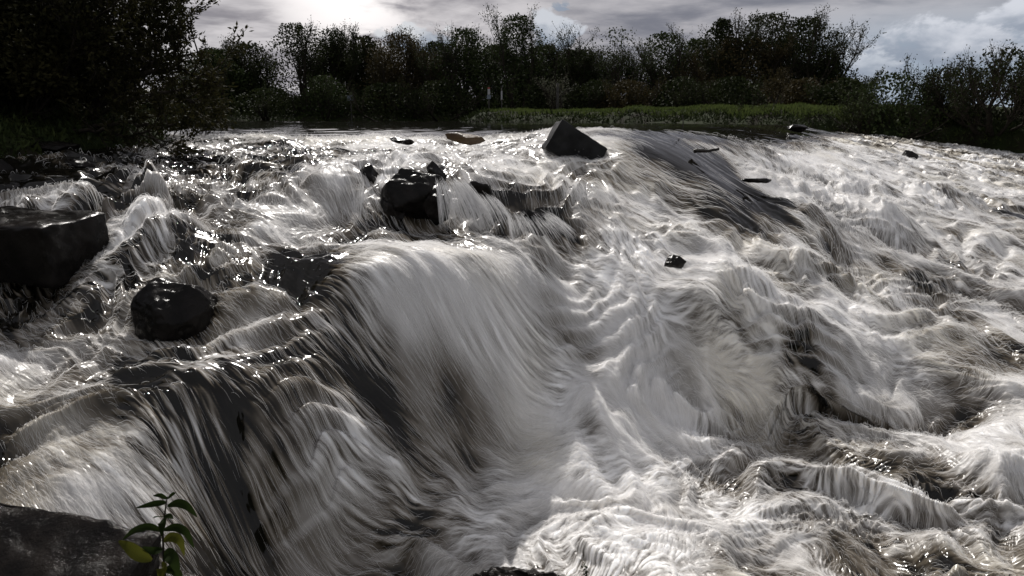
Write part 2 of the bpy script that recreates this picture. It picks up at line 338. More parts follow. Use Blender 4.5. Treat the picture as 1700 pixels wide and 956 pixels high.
    disp = disp + far * .0016 * rp + .014 * sstep(30, 44, Y) * rp
    # hydraulic features -----------------------------------------------------
    def bump(px, py, rl, rc, a, pw=2.0, ang=None):                    # mound or hollow aligned with the current
        p = hit(px, py); fx, fy = (lookup(FLX, p[:1], p[1:2])[0], lookup(FLY, p[:1], p[1:2])[0])
        if ang is not None: fx, fy = math.cos(ang), math.sin(ang)
        n_ = math.hypot(fx, fy); fx /= n_; fy /= n_
        dx, dy = X - p[0], Y - p[1]; A = (dx * fx + dy * fy) / rl; B = (-dx * fy + dy * fx) / rc
        return a * np.exp(-(A * A + B * B) ** (pw / 2))
    z2 = z.copy()
    for f in FEAT: z2 = z2 + bump(*f)
    z2 = z2 + zstep; ring = 0
    for (rx_, ry_, rr_) in WAKES:
        q = np.array([rx_]), np.array([ry_]); fx, fy = float(lookup(FLX, *q)[0]), float(lookup(FLY, *q)[0]); dx, dy = X - rx_, Y - ry_
        A = (dx * fx + dy * fy) / rr_; B = (-dx * fy + dy * fx) / rr_
        z2 = z2 + rr_ * (.22 * np.exp(-((A + 1.0) / .5) ** 2 - (B / 1.0) ** 2) - .38 * np.exp(-((A - 1.2) / .7) ** 2 - (B / .8) ** 2))
        ring = ring + np.exp(-((np.hypot(A + .15, B) - 1.15) / .3) ** 2) + .8 * np.exp(-((A - 2.4) / .9) ** 2 - (B / .8) ** 2)
    # surface normal of the large form, used to push detail outwards (gives overhanging crests)
    zs = z2 + .5 * disp
    dzu = np.gradient(zs, axis=1); dzw = np.gradient(zs, axis=0); dxu = np.gradient(X, axis=1); dxw = np.gradient(X, axis=0); dyw = np.gradient(Y, axis=0)
    gx = dzu / dxu; gy = (dzw - gx * dxw) / dyw
    nl = np.sqrt(gx * gx + gy * gy + 1); slope = np.sqrt(gx * gx + gy * gy)
    Z = z2 + disp / nl
    PX = X - gx * disp / nl * .2 + flx0 * amp * .010 * b1; PYY = Y - gy * disp / nl * .2 + fly0 * amp * .010 * b1
    # ---- whiteness
    streak = .50 * st[0] + .40 * st[1] + .35 * st[2]
    lumpw = .55 * b0 + .35 * b1
    bn = lambda t: np.clip(t, 0, 1)
    patch = .55 + .45 * fbm(X, Y, .35, 3, 15.0)
    w1 = .16 + .30 * sstep(4, 8, Y)
    streak = (.55 * (1 - .6 * sstep(4, 7, Y)) * st[0] + w1 * st[1]) * np.clip(patch, .15, 1.6) + .16 * st[2]
    lumpw = .5 * b0 + .5 * (billow(b1) - .2) + .35 * (billow(b2) - .2)
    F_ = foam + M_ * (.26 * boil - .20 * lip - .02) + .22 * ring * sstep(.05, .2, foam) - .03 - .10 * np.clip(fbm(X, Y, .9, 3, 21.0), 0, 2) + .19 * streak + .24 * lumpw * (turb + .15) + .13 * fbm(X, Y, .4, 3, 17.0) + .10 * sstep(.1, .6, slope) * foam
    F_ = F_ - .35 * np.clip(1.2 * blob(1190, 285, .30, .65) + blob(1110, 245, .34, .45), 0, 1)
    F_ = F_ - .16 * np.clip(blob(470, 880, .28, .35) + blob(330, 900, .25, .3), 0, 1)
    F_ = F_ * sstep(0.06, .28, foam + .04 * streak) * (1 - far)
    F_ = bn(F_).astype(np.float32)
    tint = (fbm(X, Y, .9, 3, 21.0)).astype(np.float32)
    # ---- loose threads and flung strings of water following the current just above the surface
    rg = np.random.default_rng(21); n = 320000
    ci = rg.integers(95, nc - 95, n); ri = rg.integers(int(np.searchsorted(yv, 2.0)), int(np.searchsorted(yv, 15.0)), n)
    fo = F_[ri, ci]; keep = rg.random(n) < np.clip(1.25 * fo ** 1.2 - .01, 0, 1) * (foam[ri, ci] > .06); ci, ri = ci[keep], ri[keep]; n = len(ci)
    x, y = X[ri, ci].astype(float), Y[ri, ci].astype(float); tb = turb[ri, ci]; K = 7
    Ln = rg.uniform(.05, .21, n) * (1 - .62 * tb) * np.clip(y / 4.5, .7, 1.9); top = np.abs(rg.normal(size=n)) * (.005 + .014 * tb) * np.clip(y / 5, .6, 1.5)
    swv = sw[ri, ci] + rg.normal(size=n) * (.05 + .28 * tb); Pt = np.empty((n, K, 3), np.float32); ylog = yv; lyv = np.arange(len(yv))
    for k in range(K):
        fy_ = np.interp(y, yv, lyv); fu_ = np.interp(x / y, us, np.arange(nc)); i0 = np.clip(fy_.astype(int), 0, nr - 2); j0 = np.clip(fu_.astype(int), 0, nc - 2); a_ = fy_ - i0; b_ = fu_ - j0
        bil = lambda T: (T[i0, j0] * (1 - b_) + T[i0, j0 + 1] * b_) * (1 - a_) + (T[i0 + 1, j0] * (1 - b_) + T[i0 + 1, j0 + 1] * b_) * a_
        s_ = k / (K - 1); Pt[:, k, 0] = bil(PX); Pt[:, k, 1] = bil(PYY); Pt[:, k, 2] = bil(Z) + .0008 + top * 4 * s_ * (1 - s_)
        fx, fy = _look1((FLX, FLY), x, y); c, q = np.cos(swv), np.sin(swv); x = x + (fx * c - fy * q) * Ln / (K - 1); y = y + (fx * q + fy * c) * Ln / (K - 1)
    rad = rg.uniform(.00030, .00085, n) * np.clip(y / 4.2, .6, 3.0)
    hc = bpy.data.hair_curves.new('water_threads'); hc.add_curves([K] * n); hc.points.foreach_set('position', Pt.reshape(-1))
    prof_ = np.sin(np.pi * np.linspace(.04, .96, K)) ** .7; rr = (rad[:, None] * prof_[None, :]).astype(np.float32).reshape(-1)
    ra = hc.attributes.get('radius') or hc.attributes.new('radius', 'FLOAT', 'POINT'); ra.data.foreach_set('value', rr)
    hc.materials.append(MAT['thread']); ho = bpy.data.objects.new('water_threads', hc); COL.objects.link(ho); tag(ho, 'fine white threads of flung water over the falls', None, None, 'stuff')
    V = np.stack([PX, PYY, Z], -1).reshape(-1, 3)
    idx = np.arange(nr * nc).reshape(nr, nc)
    Fc = np.stack([idx[:-1, :-1], idx[:-1, 1:], idx[1:, 1:], idx[1:, :-1]], -1).reshape(-1, 4)
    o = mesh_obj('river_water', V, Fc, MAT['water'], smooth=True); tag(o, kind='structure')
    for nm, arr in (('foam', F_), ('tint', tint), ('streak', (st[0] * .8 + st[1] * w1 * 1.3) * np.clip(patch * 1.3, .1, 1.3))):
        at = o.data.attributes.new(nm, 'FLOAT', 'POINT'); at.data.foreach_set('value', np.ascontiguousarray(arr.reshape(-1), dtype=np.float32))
    return o

WAKES = [tuple(PY(px, py, Y)[:2]) + (r,) for px, py, Y, r in ((290, 522, 3.78, .25), (614, 302, 6.0, .13), (690, 325, 5.75, .24), (727, 290, 6.1, .09), (793, 316, 5.75, .13), (1118, 436, 5.3, .11), (955, 318, 6.3, .14), (953, 246, 7.8, .32),
         (1336, 264, 11.5, .22), (893, 372, 5.35, .15), (125, 273, 6.6, .22), (772, 230, 8.6, .25))]
FEAT = [(232,365,.32,.32,-.17),(620,940,.12,.16,.06),(700,905,.12,.15,.06),(770,878,.10,.14,.05),(830,850,.14,.18,.07),(885,815,.14,.16,.04),(930,775,.16,.18,.03),(1085,650,.2,.2,.02),
 (690,850,.10,.2,-.06),(790,800,.10,.2,-.07),(860,745,.10,.18,-.07),(940,690,.10,.15,-.05),(690,268,.10,.30,.05),(640,300,.10,.15,.04), # px,py, along, across, height
 (580,415,.25,.35,.04),(650,470,.5,.6,.05),(440,590,.18,.25,-.08),(330,660,.2,.35,.05),(430,640,.2,.25,.07),(250,715,.15,.35,.05),(380,700,.12,.3,-.05),(430,740,.2,.12,.05),
 (480,790,.3,.05,.04),(500,470,.2,.3,-.05),(170,520,.12,.1,-.04),(240,395,.12,.3,.05),(235,420,.1,.22,-.05),
 (1040,560,.25,.2,.06),(1130,515,.35,.3,.10),(1180,600,.25,.35,.06),(1280,640,.3,.4,-.02),(1180,700,.25,.3,.08),(1350,560,.4,.25,.08),(1500,650,.5,.35,-.12),(1600,560,.5,.3,.08),
 (1330,460,.3,.35,.08),(1130,450,.2,.25,-.06),(1480,370,.35,.45,.14),(1400,430,.3,.4,-.12),(1560,330,.5,.5,.15),(1300,350,.3,.3,.08),(1420,300,.3,.45,.12),(1510,500,.4,.3,-.08),(1640,400,.5,.5,.1),
 (1000,270,.2,.2,.06),(1090,310,.2,.15,.06),(960,330,.2,.2,.06),(1010,395,.25,.2,.08),(930,430,.2,.2,-.08),(860,370,.2,.2,-.06),(560,310,.15,.15,.05),(470,240,.3,.25,.05),(640,235,.25,.2,.05),
 (400,300,.2,.2,-.06),(500,300,.25,.2,.05),(1440,720,.4,.25,.07),(1240,760,.3,.3,.06),(1000,730,.25,.2,.08),(950,830,.25,.25,.06),(700,900,.2,.2,.04),(1150,860,.35,.25,-.05),(1400,850,.35,.3,.05),(1620,800,.35,.3,.05),
]

def water_mat():
    mt = bpy.data.materials.new('white_water'); nt = NT(mt)
    A = lambda nm: nt.n('ShaderNodeAttribute', attribute_name=nm).outputs['Fac']
    foam, tint, streak = A('foam'), A('tint'), A('streak')
    fm = nt.ss(foam, .08, 1.02)
    fm = nt.m('POWER', fm, 1.15)
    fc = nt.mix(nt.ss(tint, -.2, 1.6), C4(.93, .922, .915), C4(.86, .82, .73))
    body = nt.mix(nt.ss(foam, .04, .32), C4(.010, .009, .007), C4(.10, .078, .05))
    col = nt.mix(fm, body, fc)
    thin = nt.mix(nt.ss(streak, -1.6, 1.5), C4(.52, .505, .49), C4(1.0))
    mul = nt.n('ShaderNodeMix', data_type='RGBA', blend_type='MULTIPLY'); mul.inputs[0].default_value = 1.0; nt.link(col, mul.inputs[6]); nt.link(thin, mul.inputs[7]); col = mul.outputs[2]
    bs = nt.n('ShaderNodeBsdfPrincipled', i_IOR=1.33)
    nt.link(col, bs.inputs['Base Color'])
    nt.link(nt.m('ADD', nt.ss(foam, .02, .15, .05, .17), nt.ss(foam, .2, .8, 0, .27)), bs.inputs['Roughness'])
    nt.link(nt.ss(foam, .2, .8, .5, .3), bs.inputs['Specular IOR Level'])
    nt.link(nt.m('MULTIPLY', fm, .45), bs.inputs['Subsurface Weight'])
    bs.inputs['Subsurface Radius'].default_value = (1, .95, .85); bs.inputs['Subsurface Scale'].default_value = .07
    o = nt.n('ShaderNodeOutputMaterial'); nt.link(bs.outputs[0], o.inputs[0])
    return mt

# ------------------------------------------------------------------ sun and sky
SUN_AZ = math.atan2(600 - CX, F)               # slightly left of the view, behind the trees
SUN_EL = R(42)
def lighting():
    d = bpy.data.lights.new('sun', 'SUN'); o = bpy.data.objects.new('sun', d); COL.objects.link(o)
    d.energy = 3.5; d.angle = R(.5); d.color = (1, .96, .91)
    v = Vector((math.sin(SUN_AZ) * math.cos(SUN_EL), math.cos(SUN_AZ) * math.cos(SUN_EL), math.sin(SUN_EL)))
    o.rotation_euler = v.to_track_quat('Z', 'Y').to_euler(); o.location = v * 50
    w = bpy.data.worlds.new('World'); SC.world = w; nt = NT(w)
    sky = nt.n('ShaderNodeTexSky', sky_type='NISHITA', sun_disc=False, sun_elevation=SUN_EL, sun_rotation=SUN_AZ, altitude=0, air_density=1, dust_density=1.5, ozone_density=1)
    dr = nt.n('ShaderNodeTexCoord').outputs['Generated']
    sp = nt.n('ShaderNodeSeparateXYZ'); nt.link(dr, sp.inputs[0]); x, y, z = sp.outputs
    el = nt.m('MAXIMUM', z, 0.0)
    k = nt.m('DIVIDE', 1.0, nt.m('ADD', el, .10))
    cp = nt.n('ShaderNodeCombineXYZ'); nt.link(nt.m('MULTIPLY', x, k), cp.inputs[0]); nt.link(nt.m('MULTIPLY', y, k), cp.inputs[1])
    plane = cp.outputs[0]
    n1 = noise_n(nt, plane, .75, 6, .55, .6); n2 = noise_n(nt, plane, 2.3, 5, .6, .3)
    st = nt.m('ADD', nt.m('MULTIPLY', n1, .65), nt.m('MULTIPLY', n2, .35))
    dt = nt.n('ShaderNodeVectorMath', operation='DOT_PRODUCT'); nt.link(dr, dt.inputs[0])
    v2 = Vector((math.sin(SUN_AZ) * math.cos(R(11)), math.cos(SUN_AZ) * math.cos(R(11)), math.sin(R(11)))); dt.inputs[1].default_value = v2
    sunny = nt.ss(dt.outputs['Value'], .93, 1.0); near = nt.ss(dt.outputs['Value'], .991, 1.0); front = nt.ss(dt.outputs['Value'], -.3, .9)
    # stratus: lilac grey, brighter where the sun is behind it
    cl = nt.mix(nt.ss(st, .38, .60), C4(1.5, 1.55, 1.85), C4(3.7, 3.6, 3.8))
    cl = nt.mix(sunny, cl, nt.mix(nt.ss(st, .38, .6), C4(2.1, 2.0, 2.2), C4(5.2, 5.0, 5.1)))
    cl = nt.mix(nt.m('MULTIPLY', near, nt.ss(st, .38, .55)), cl, C4(8.5, 8.1, 8.0))
    skyc = nt.n('ShaderNodeHueSaturation', i_Saturation=.75, i_Value=1.0); nt.link(sky.outputs[0], skyc.inputs['Color'])
    blue = nt.mix(.55, skyc.outputs[0], C4(2.6, 3.1, 4.0))
    gap = nt.ss(noise_n(nt, plane, .5, 4, .5, .4), .60, .72)
    base = nt.mix(nt.m('SUBTRACT', 1.0, gap), blue, cl)
    # bluer air low on the right of the view, with cumulus heads
    rgt = nt.ss(x, .22, .5)
    low = nt.m('SUBTRACT', 1.0, nt.ss(z, .08, .16))
    base = nt.mix(nt.m('MULTIPLY', nt.m('MULTIPLY', rgt, low), .8), base, C4(2.6, 3.2, 3.95))
    def cumulus(cx, cz, sx, sz, base, lum, sc, seed):
        mp = nt.n('ShaderNodeCombineXYZ', i_Z=seed); nt.link(nt.m('MULTIPLY', x, 1.0), mp.inputs[0]); nt.link(nt.m('MULTIPLY', z, 1.5), mp.inputs[1])
        nz = noise_n(nt, mp.outputs[0], sc, 6, .6, .2)
        a = nt.m('DIVIDE', nt.m('SUBTRACT', x, cx), sx); b = nt.m('DIVIDE', nt.m('SUBTRACT', z, cz), sz)
        r2 = nt.m('ADD', nt.m('MULTIPLY', a, a), nt.m('MULTIPLY', b, b))
        dens = nt.m('SUBTRACT', nt.m('ADD', 1.0, nt.m('MULTIPLY', nt.m('SUBTRACT', nz, .5), 3.6)), r2)
        fr = nt.ss(y, 0.0, .2)
        msk = nt.m('MULTIPLY', nt.ss(dens, .15, .6), fr)
        # backlit: the thin rim is bright, the thick body grey-blue
        body = nt.mix(nt.ss(nt.m('ADD', b, nt.m('MULTIPLY', nt.m('SUBTRACT', nz, .5), 3.0)), -.55, .75), C4(2.2, 2.55, 3.15), C4(*lum))
        return nt.mix(msk, base, body)
    base = cumulus(.055, .115, .045, .032, base, (4.6, 4.8, 5.2), 26, 1.0)
    base = cumulus(-.125, .108, .06, .022, base, (5.2, 5.3, 5.5), 26, 4.0)
    base = cumulus(.50, .085, .10, .040, base, (4.9, 5.1, 5.6), 16, 2.0)
    base = cumulus(.60, .110, .07, .030, base, (5.1, 5.3, 5.8), 18, 3.0)
    base = cumulus(.42, .060, .08, .030, base, (4.2, 4.5, 5.0), 16, 5.0)
    # small dark scud
    base = cumulus(.068, .150, .016, .010, base, (3.0, 3.1, 3.4), 50, 6.0)
    up = nt.m('MULTIPLY', nt.ss(z, .22, .5), front)
    base = nt.mix(nt.m('MULTIPLY', up, .8), base, C4(1.2, 1.2, 1.4))  # overhead sky out of view, darkened to dim reflections in the smooth water
    # unseen sky behind the viewer, brightened to fill the shaded faces of the falls
    base = nt.mix(front, nt.mix(.75, base, C4(4.0, 4.05, 4.3)), base)
    bg = nt.n('ShaderNodeBackground', i_Strength=.1); nt.link(base, bg.inputs[0])
    o = nt.n('ShaderNodeOutputWorld'); nt.link(bg.outputs[0], o.inputs[0])

MAT = {}
def thread_mat():
    mt = bpy.data.materials.new('water_thread'); nt = NT(mt)
    d = nt.n('ShaderNodeBsdfDiffuse', i_Color=C4(.9, .892, .885)); t = nt.n('ShaderNodeBsdfTranslucent', i_Color=C4(.9, .892, .885)); mx = nt.n('ShaderNodeMixShader', i_0=.5)
    nt.link(d.outputs[0], mx.inputs[1]); nt.link(t.outputs[0], mx.inputs[2]); o = nt.n('ShaderNodeOutputMaterial'); nt.link(mx.outputs[0], o.inputs[0]); return mt
MAT['thread'] = thread_mat()
MAT['water'] = water_mat()
lighting()
river()
# ------------------------------------------------------------------ terrain with the river channel
W = lambda px, py, z: tuple(P(px, py, z)[:2])
RIVER = [(-30, 56), (-8, 58), (-3.6, 57.5), W(775, 203.0, 0), W(900, 203.2, 0), W(1000, 203.6, 0), W(1120, 204.2, 0), W(1220, 205.5, 0), W(1300, 207, -.02), W(1355, 212, -.14),
         W(1420, 222, -.36), W(1500, 232, -.55), W(1600, 245, -.80), W(1700, 258, -1.0), (15.6, 16), (13.6, 12), (12, 6), (11, 0), (10, -4), (6, -4), (5, -.5), (3.2, 1.1), (1.0, 1.55), (-1.0, 1.5), (-1.7, 1.9), (-2.7, 2.1), (-4.6, 3.4), (-5.0, 5.2),
         (-5.1, 7.2), (-4.75, 9.2), (-6.2, 11.5), (-8, 16), (-14, 28), (-26, 46)]
def sdist(X, Y):                                # signed distance to the river outline, negative in the water
    Pn = np.array(RIVER); Q = np.roll(Pn, -1, 0); best = np.full(X.shape, 1e9); ins = np.zeros(X.shape, bool)
    for (ax, ay), (bx, by) in zip(Pn, Q):
        ex, ey = bx - ax, by - ay; t = np.clip(((X - ax) * ex + (Y - ay) * ey) / (ex * ex + ey * ey), 0, 1)
        best = np.minimum(best, np.hypot(X - ax - t * ex, Y - ay - t * ey))
        c = ((ay > Y) != (by > Y)) & (X < (bx - ax) * (Y - ay) / (by - ay + 1e-12) + ax); ins ^= c
    return np.where(ins, -best, best)
def ground_z(X, Y):
    X = np.asarray(X, float); Y = np.asarray(Y, float); shp = X.shape
    X = X.reshape(-1, 1) if X.ndim < 2 else X; Y = Y.reshape(X.shape)
    s = sdist(X, Y) + .18 * vn(X, Y, 1.6, 3.0) * sstep(6, 14, Y) + .10 * vn(X, Y, .35, 4.0)
    wl = lookup(BZ, np.where(Y < 1.05, X * 1.05 / 1.05, X), np.maximum(Y, 1.05)); wl = np.where(Y < 1.1, -2.0, wl)
    near = 1 - sstep(2.0, 5.0, np.hypot(X, Y - 0))              # bank on which the viewer stands is low
    top = .60 - 1.97 * near
    top = np.where((Y > 40) & (X < -3), .55, top)
    rightlow = sstep(6, 10, X) * (1 - sstep(24, 30, Y)); top = top - .15 * rightlow
    rise = np.interp(s, [-3, -.3, 0, .35, 1.4, 3.0], [0, .55, .68, .78, .97, 1])
    z = (wl - 1.2) + (top - wl + 1.2) * rise
    z = np.where(s < -.3, np.minimum(z, wl - .5), z)
    z = z + .05 * fbm(X, Y, 1.2, 4, 30.0) * sstep(-.2, .6, s) + sstep(3, 60, s) * .15 + sstep(100, 900, s) * 5 * (.6 + .4 * vn(X, Y, 300, 31))
    return z.reshape(shp)
def gz(x, y): return float(ground_z(np.array([[float(x)]]), np.array([[float(y)]]))[0, 0])
def terrain():
    th = np.linspace(-math.pi, math.pi, 721)
    r = np.r_[np.linspace(.25, 6, 60, endpoint=False), np.geomspace(6, 70, 190, endpoint=False), np.geomspace(70, 4000, 50)]
    T_, R_ = np.meshgrid(th, r); X = R_ * np.sin(T_); Y = R_ * np.cos(T_)
    Z = ground_z(X, Y); V = np.stack([X, Y, Z], -1).reshape(-1, 3); V = np.vstack([V, [[0, 0, float(Z[0].mean())]]])
    nr, nc = X.shape; idx = np.arange(nr * nc).reshape(nr, nc)
    Fc = np.stack([idx[:-1, 1:], idx[:-1, :-1], idx[1:, :-1], idx[1:, 1:]], -1).reshape(-1, 4)
    o = mesh_obj('ground', V, Fc, MAT['ground'], smooth=True); tag(o, kind='structure')
MAT['ground'] = simple_mat('bank_soil', (.016, .014, .009), (.018, .026, .008), 1.2, .95, .5, .1, 9, .05)
MAT['weeds'] = simple_mat('bank_weeds', (.018, .028, .008), (.035, .045, .012), 3, .8, 0, .15)
MAT['rock'] = simple_mat('wet_rock', (.006, .0055, .005), (.015, .013, .012), 5, .16, .8, .09, 60, .003, r2=.35)
MAT['rock_near'] = simple_mat('wet_bank_rock', (.006, .005, .0045), (.016, .013, .011), 7, .14, 1.0, .10, 60, .0045, r2=.3)
MAT['rock_brown'] = simple_mat('wet_brown_rock', (.05, .03, .012), (.09, .055, .025), 5, .35, .6, .3, 22, .01, r2=.5)
MAT['concrete'] = simple_mat('wet_concrete', (.008, .008, .008), (.02, .02, .02), 6, .4, .5, .10, 40, .002, r2=.5)
MAT['bark'] = simple_mat('bark', (.02, .017, .013), (.045, .038, .03), 14, .9, .4, .1)
MAT['wood'] = simple_mat('wet_wood', (.012, .009, .007), (.03, .022, .016), 20, .4, .5, .4)
terrain()

# ------------------------------------------------------------------ rocks
def rock_mesh(size, seed, cuts=22, box=.0, rough=.05, sub=3, bevel=.12):
    rr = random.Random(seed); bm = bmesh.new()
    if box:
        for sx in (-1, 1):
            for sy in (-1, 1):
                for sz in (-1, 1):
                    bm.verts.new((sx * (1 - rr.random() * box), sy * (1 - rr.random() * box), sz * (1 - rr.random() * box)))
    else:
        for i in range(cuts):
            v = Vector((rr.gauss(0, 1), rr.gauss(0, 1), rr.gauss(0, 1))).normalized() * rr.uniform(.85, 1.05)
            bm.verts.new(v)
    bmesh.ops.convex_hull(bm, input=bm.verts)
    loose = [v for v in bm.verts if not v.link_faces]; bmesh.ops.delete(bm, geom=loose, context='VERTS')
    bmesh.ops.dissolve_limit(bm, angle_limit=.12, verts=bm.verts, edges=bm.edges)
    bmesh.ops.scale(bm, vec=size, verts=bm.verts)
    s0 = min(size)
    bmesh.ops.bevel(bm, geom=list(bm.edges), offset=s0 * bevel, segments=2, profile=.6, affect='EDGES', clamp_overlap=True)
    bmesh.ops.triangulate(bm, faces=bm.faces)
    for i in range(sub):
        mx = s0 * (.5, .28, .15, .08)[i] if i < 4 else 0
        es = [e for e in bm.edges if e.calc_length() > mx]
        if es: bmesh.ops.subdivide_edges(bm, edges=es, cuts=1, use_grid_fill=True)
        bmesh.ops.triangulate(bm, faces=[f for f in bm.faces if len(f.verts) > 3])
    bm.normal_update()
    o = Vector((seed * 3.1, seed * 1.7, 0))
    for v in bm.verts:
        n = mnoise.fractal(v.co / s0 * .9 + o, 1.0, 2.0, 5) 
        n2 = mnoise.fractal(v.co / s0 * 4 + o, 1.0, 2.0, 4)
        v.co += v.normal * (n * rough * 1.6 + n2 * rough * .5) * s0
    return bm
def rock(name, loc, size, rot, label, cat='rock', seed=1, group=None, mat='rock', **kw):
    bm = rock_mesh(size, seed, **kw); me = bpy.data.meshes.new(name); bm.to_mesh(me); bm.free()
    me.polygons.foreach_set('use_smooth', np.ones(len(me.polygons), bool)); me.materials.append(MAT[mat])
    try: me.set_sharp_from_angle(angle=R(38))
    except Exception: pass
    o = bpy.data.objects.new(name, me); COL.objects.link(o); o.location = tuple(loc); o.rotation_euler = [R(a) for a in rot]
    return tag(o, label, cat, group)
def at(px, py, dz=0.0):
    p = hit(px, py); p[2] += dz; return p
# (px,py = photo point at the middle of the rock)
def rk(px, py, Y, **kw): return PY(px, py, Y)
GR = 'boulders and blocks in the rapids'
rock('boulder', PY(290, 522, 3.78), (.275, .24, .225), (5, -3, 50), 'rounded black boulder standing in the water at left, below the flat block', 'boulder', 3, GR, cuts=40, rough=.08, bevel=.10, sub=4)
rock('stone_block', PY(38, 408, 4.25), (.42, .30, .20), (2, 3, -3), 'large black squared block with a flat top at the left edge', 'stone block', 5, GR, box=.2, rough=.07, bevel=.10, sub=4)
rock('stone_block', PY(40, 322, 5.6), (.38, .3, .10), (2, 3, 5), 'flat black slab at the left edge, upstream of the large squared block', 'stone block', 6, GR, box=.2, rough=.05)
rock('rock', PY(-8, 282, 6.0), (.14, .16, .11), (0, 0, 0), 'small dark rock at the left edge above the flat slab', 'rock', 7, GR)
rock('rock', PY(125, 273, 6.6), (.24, .2, .075), (0, 8, 10), 'low dark hump of rock under the overhanging willow', 'rock', 8, GR)
rock('rock', PY(90, 245, 7.3), (.3, .2, .08), (0, 0, 0), 'dark rock in the shadow at the foot of the willow', 'rock', 18, GR)
rock('stone_block', PY(612, 304, 6.0), (.12, .14, .19), (0, 10, 15), 'upright dark rock with a round top, leftmost of the central rocks', 'rock', 9, GR, cuts=18, rough=.04)
rock('stone_block', PY(688, 325, 5.72), (.32, .24, .30), (-16, 14, 32), 'wide black slab in the centre with water sheeting over its shoulder', 'stone block', 35, GR, cuts=15, rough=.07, sub=4)
rock('rock', PY(728, 338, 5.62), (.17, .14, .18), (0, 25, 10), 'black rock shoulder adjoining the wide central slab on its right, under falling water', 'rock', 41, GR, cuts=14, rough=.08)
rock('rock', PY(655, 345, 5.6), (.16, .14, .16), (0, -10, 10), 'black rock at the lower left foot of the wide central slab', 'rock', 42, GR, cuts=14, rough=.08)
rock('rock', PY(1256, 299, 7.5), (.21, .07, .035), (0, 3, 4), 'long thin dark rock at the foot of the smooth dark apron', 'rock', 43, GR, cuts=16, rough=.08)
rock('rock', PY(727, 290, 6.1), (.10, .10, .17), (0, -20, 30), 'small pointed black rock behind the wide central slab', 'rock', 11, GR, cuts=9, rough=.03)
rock('rock', PY(793, 316, 5.75), (.17, .14, .12), (0, 12, 20), 'blunt black rock right of the pointed one, in the centre', 'rock', 12, GR, cuts=16, rough=.09)
rock('rock', PY(815, 350, 5.55), (.10, .10, .13), (0, 30, 20), 'dark reddish rock face just below the blunt central rock', 'rock', 13, GR, cuts=16, rough=.09)
rock('rock', PY(893, 372, 5.35), (.16, .14, .12), (0, 20, 20), 'dark submerged rock face between the central rocks and the long apron', 'rock', 14, GR, cuts=16, rough=.09)
rock('rock', PY(955, 318, 6.3), (.13, .10, .07), (0, 20, 20), 'low dark rock awash below the tilted concrete block', 'rock', 15, GR, cuts=16, rough=.09)
rock('rock', PY(1118, 436, 5.3), (.10, .09, .065), (0, 5, 20), 'small black rock awash in the white water right of centre', 'rock', 16, GR, cuts=16, rough=.09)
rock('rock', PY(1205, 468, 5.35), (.12, .09, .05), (0, 5, 20), 'dark rock barely showing in the hollow right of centre', 'rock', 26, GR, cuts=16, rough=.09)
rock('rock', PY(772, 230, 8.6), (.27, .2, .075), (0, 6, 0), 'brown lit rock with water curling over it on the weir crest', 'rock', 17, GR, 'rock_brown', cuts=18, rough=.03)
rock('rock', PY(668, 234, 8.4), (.18, .15, .05), (0, 6, 0), 'thin dark rock on the weir crest left of the brown rock', 'rock', 19, GR, cuts=18, rough=.05)
rock('rock', PY(1336, 264, 11.5), (.22, .16, .10), (0, 22, 0), 'dark jagged rock in the white water below the bare sapling', 'rock', 20, GR, cuts=12, rough=.08)
rock('rock', PY(1470, 256, 15.0), (.10, .1, .09), (0, 10, 0), 'tiny black rock near the right bank', 'rock', 21, GR, cuts=12, rough=.06)
rock('rock', PY(1508, 259, 15.5), (.28, .2, .14), (0, 25, 0), 'grey rock leaning right, beside the tiny black one', 'rock', 22, GR, cuts=12, rough=.06)
rock('rock', PY(1545, 278, 15.0), (.2, .15, .05), (0, 5, 0), 'flat dark rock in the white water nearest the right edge', 'rock', 23, GR, cuts=12, rough=.06)
rock('rock', PY(1352, 292, 9.6), (.14, .1, .04), (0, 8, 0), 'flat dark rock awash among the waves right of the dark apron', 'rock', 24, GR, cuts=12, rough=.06)
rock('rock', PY(1325, 212, 15.5), (.26, .2, .10), (0, 0, 0), 'low wet rock at the far end of the weir crest', 'rock', 25, GR, cuts=16, rough=.09)
rock('foreground_rock', PY(70, 960, 2.1), (.40, .26, .19), (22, 5, -10), 'big wet glistening rock in the bottom left corner', 'rock', 27, GR, 'rock_near', box=.35, rough=.06, sub=4)
rock('foreground_rock', PY(845, 992, 2.5), (.275, .16, .13), (0, -2, 3), 'rough black rock top at the bottom edge of the view', 'rock', 28, GR, 'rock_near', cuts=60, rough=.16, sub=4)
rock('foreground_rock', PY(290, 1075, 2.1), (.36, .2, .2), (0, 14, 0), 'black rock in deep shade under the green plant', 'rock', 29, GR, 'rock_near', box=.3, rough=.06, sub=4)

def box_part(name, size, mat, parent=None, loc=(0, 0, 0), rot=(0, 0, 0), bev=.004, seg=2):
    bm = bmesh.new(); bmesh.ops.create_cube(bm, size=1); bmesh.ops.scale(bm, vec=size, verts=bm.verts)
    if bev: bmesh.ops.bevel(bm, geom=list(bm.edges), offset=bev, segments=seg, affect='EDGES')
    me = bpy.data.meshes.new(name); bm.to_mesh(me); bm.free(); me.materials.append(MAT[mat])
    o = bpy.data.objects.new(name, me); COL.objects.link(o); o.location = loc; o.rotation_euler = rot
    if parent: o.parent = parent
    return o
rock('concrete_block', PY(953, 246, 7.8), (.32, .26, .18), (-4, 31, 1), 'tilted squared concrete block standing on the weir crest with one pale edge', 'concrete block', 30, None, 'concrete', box=.10, rough=.035, bevel=.05, sub=4)

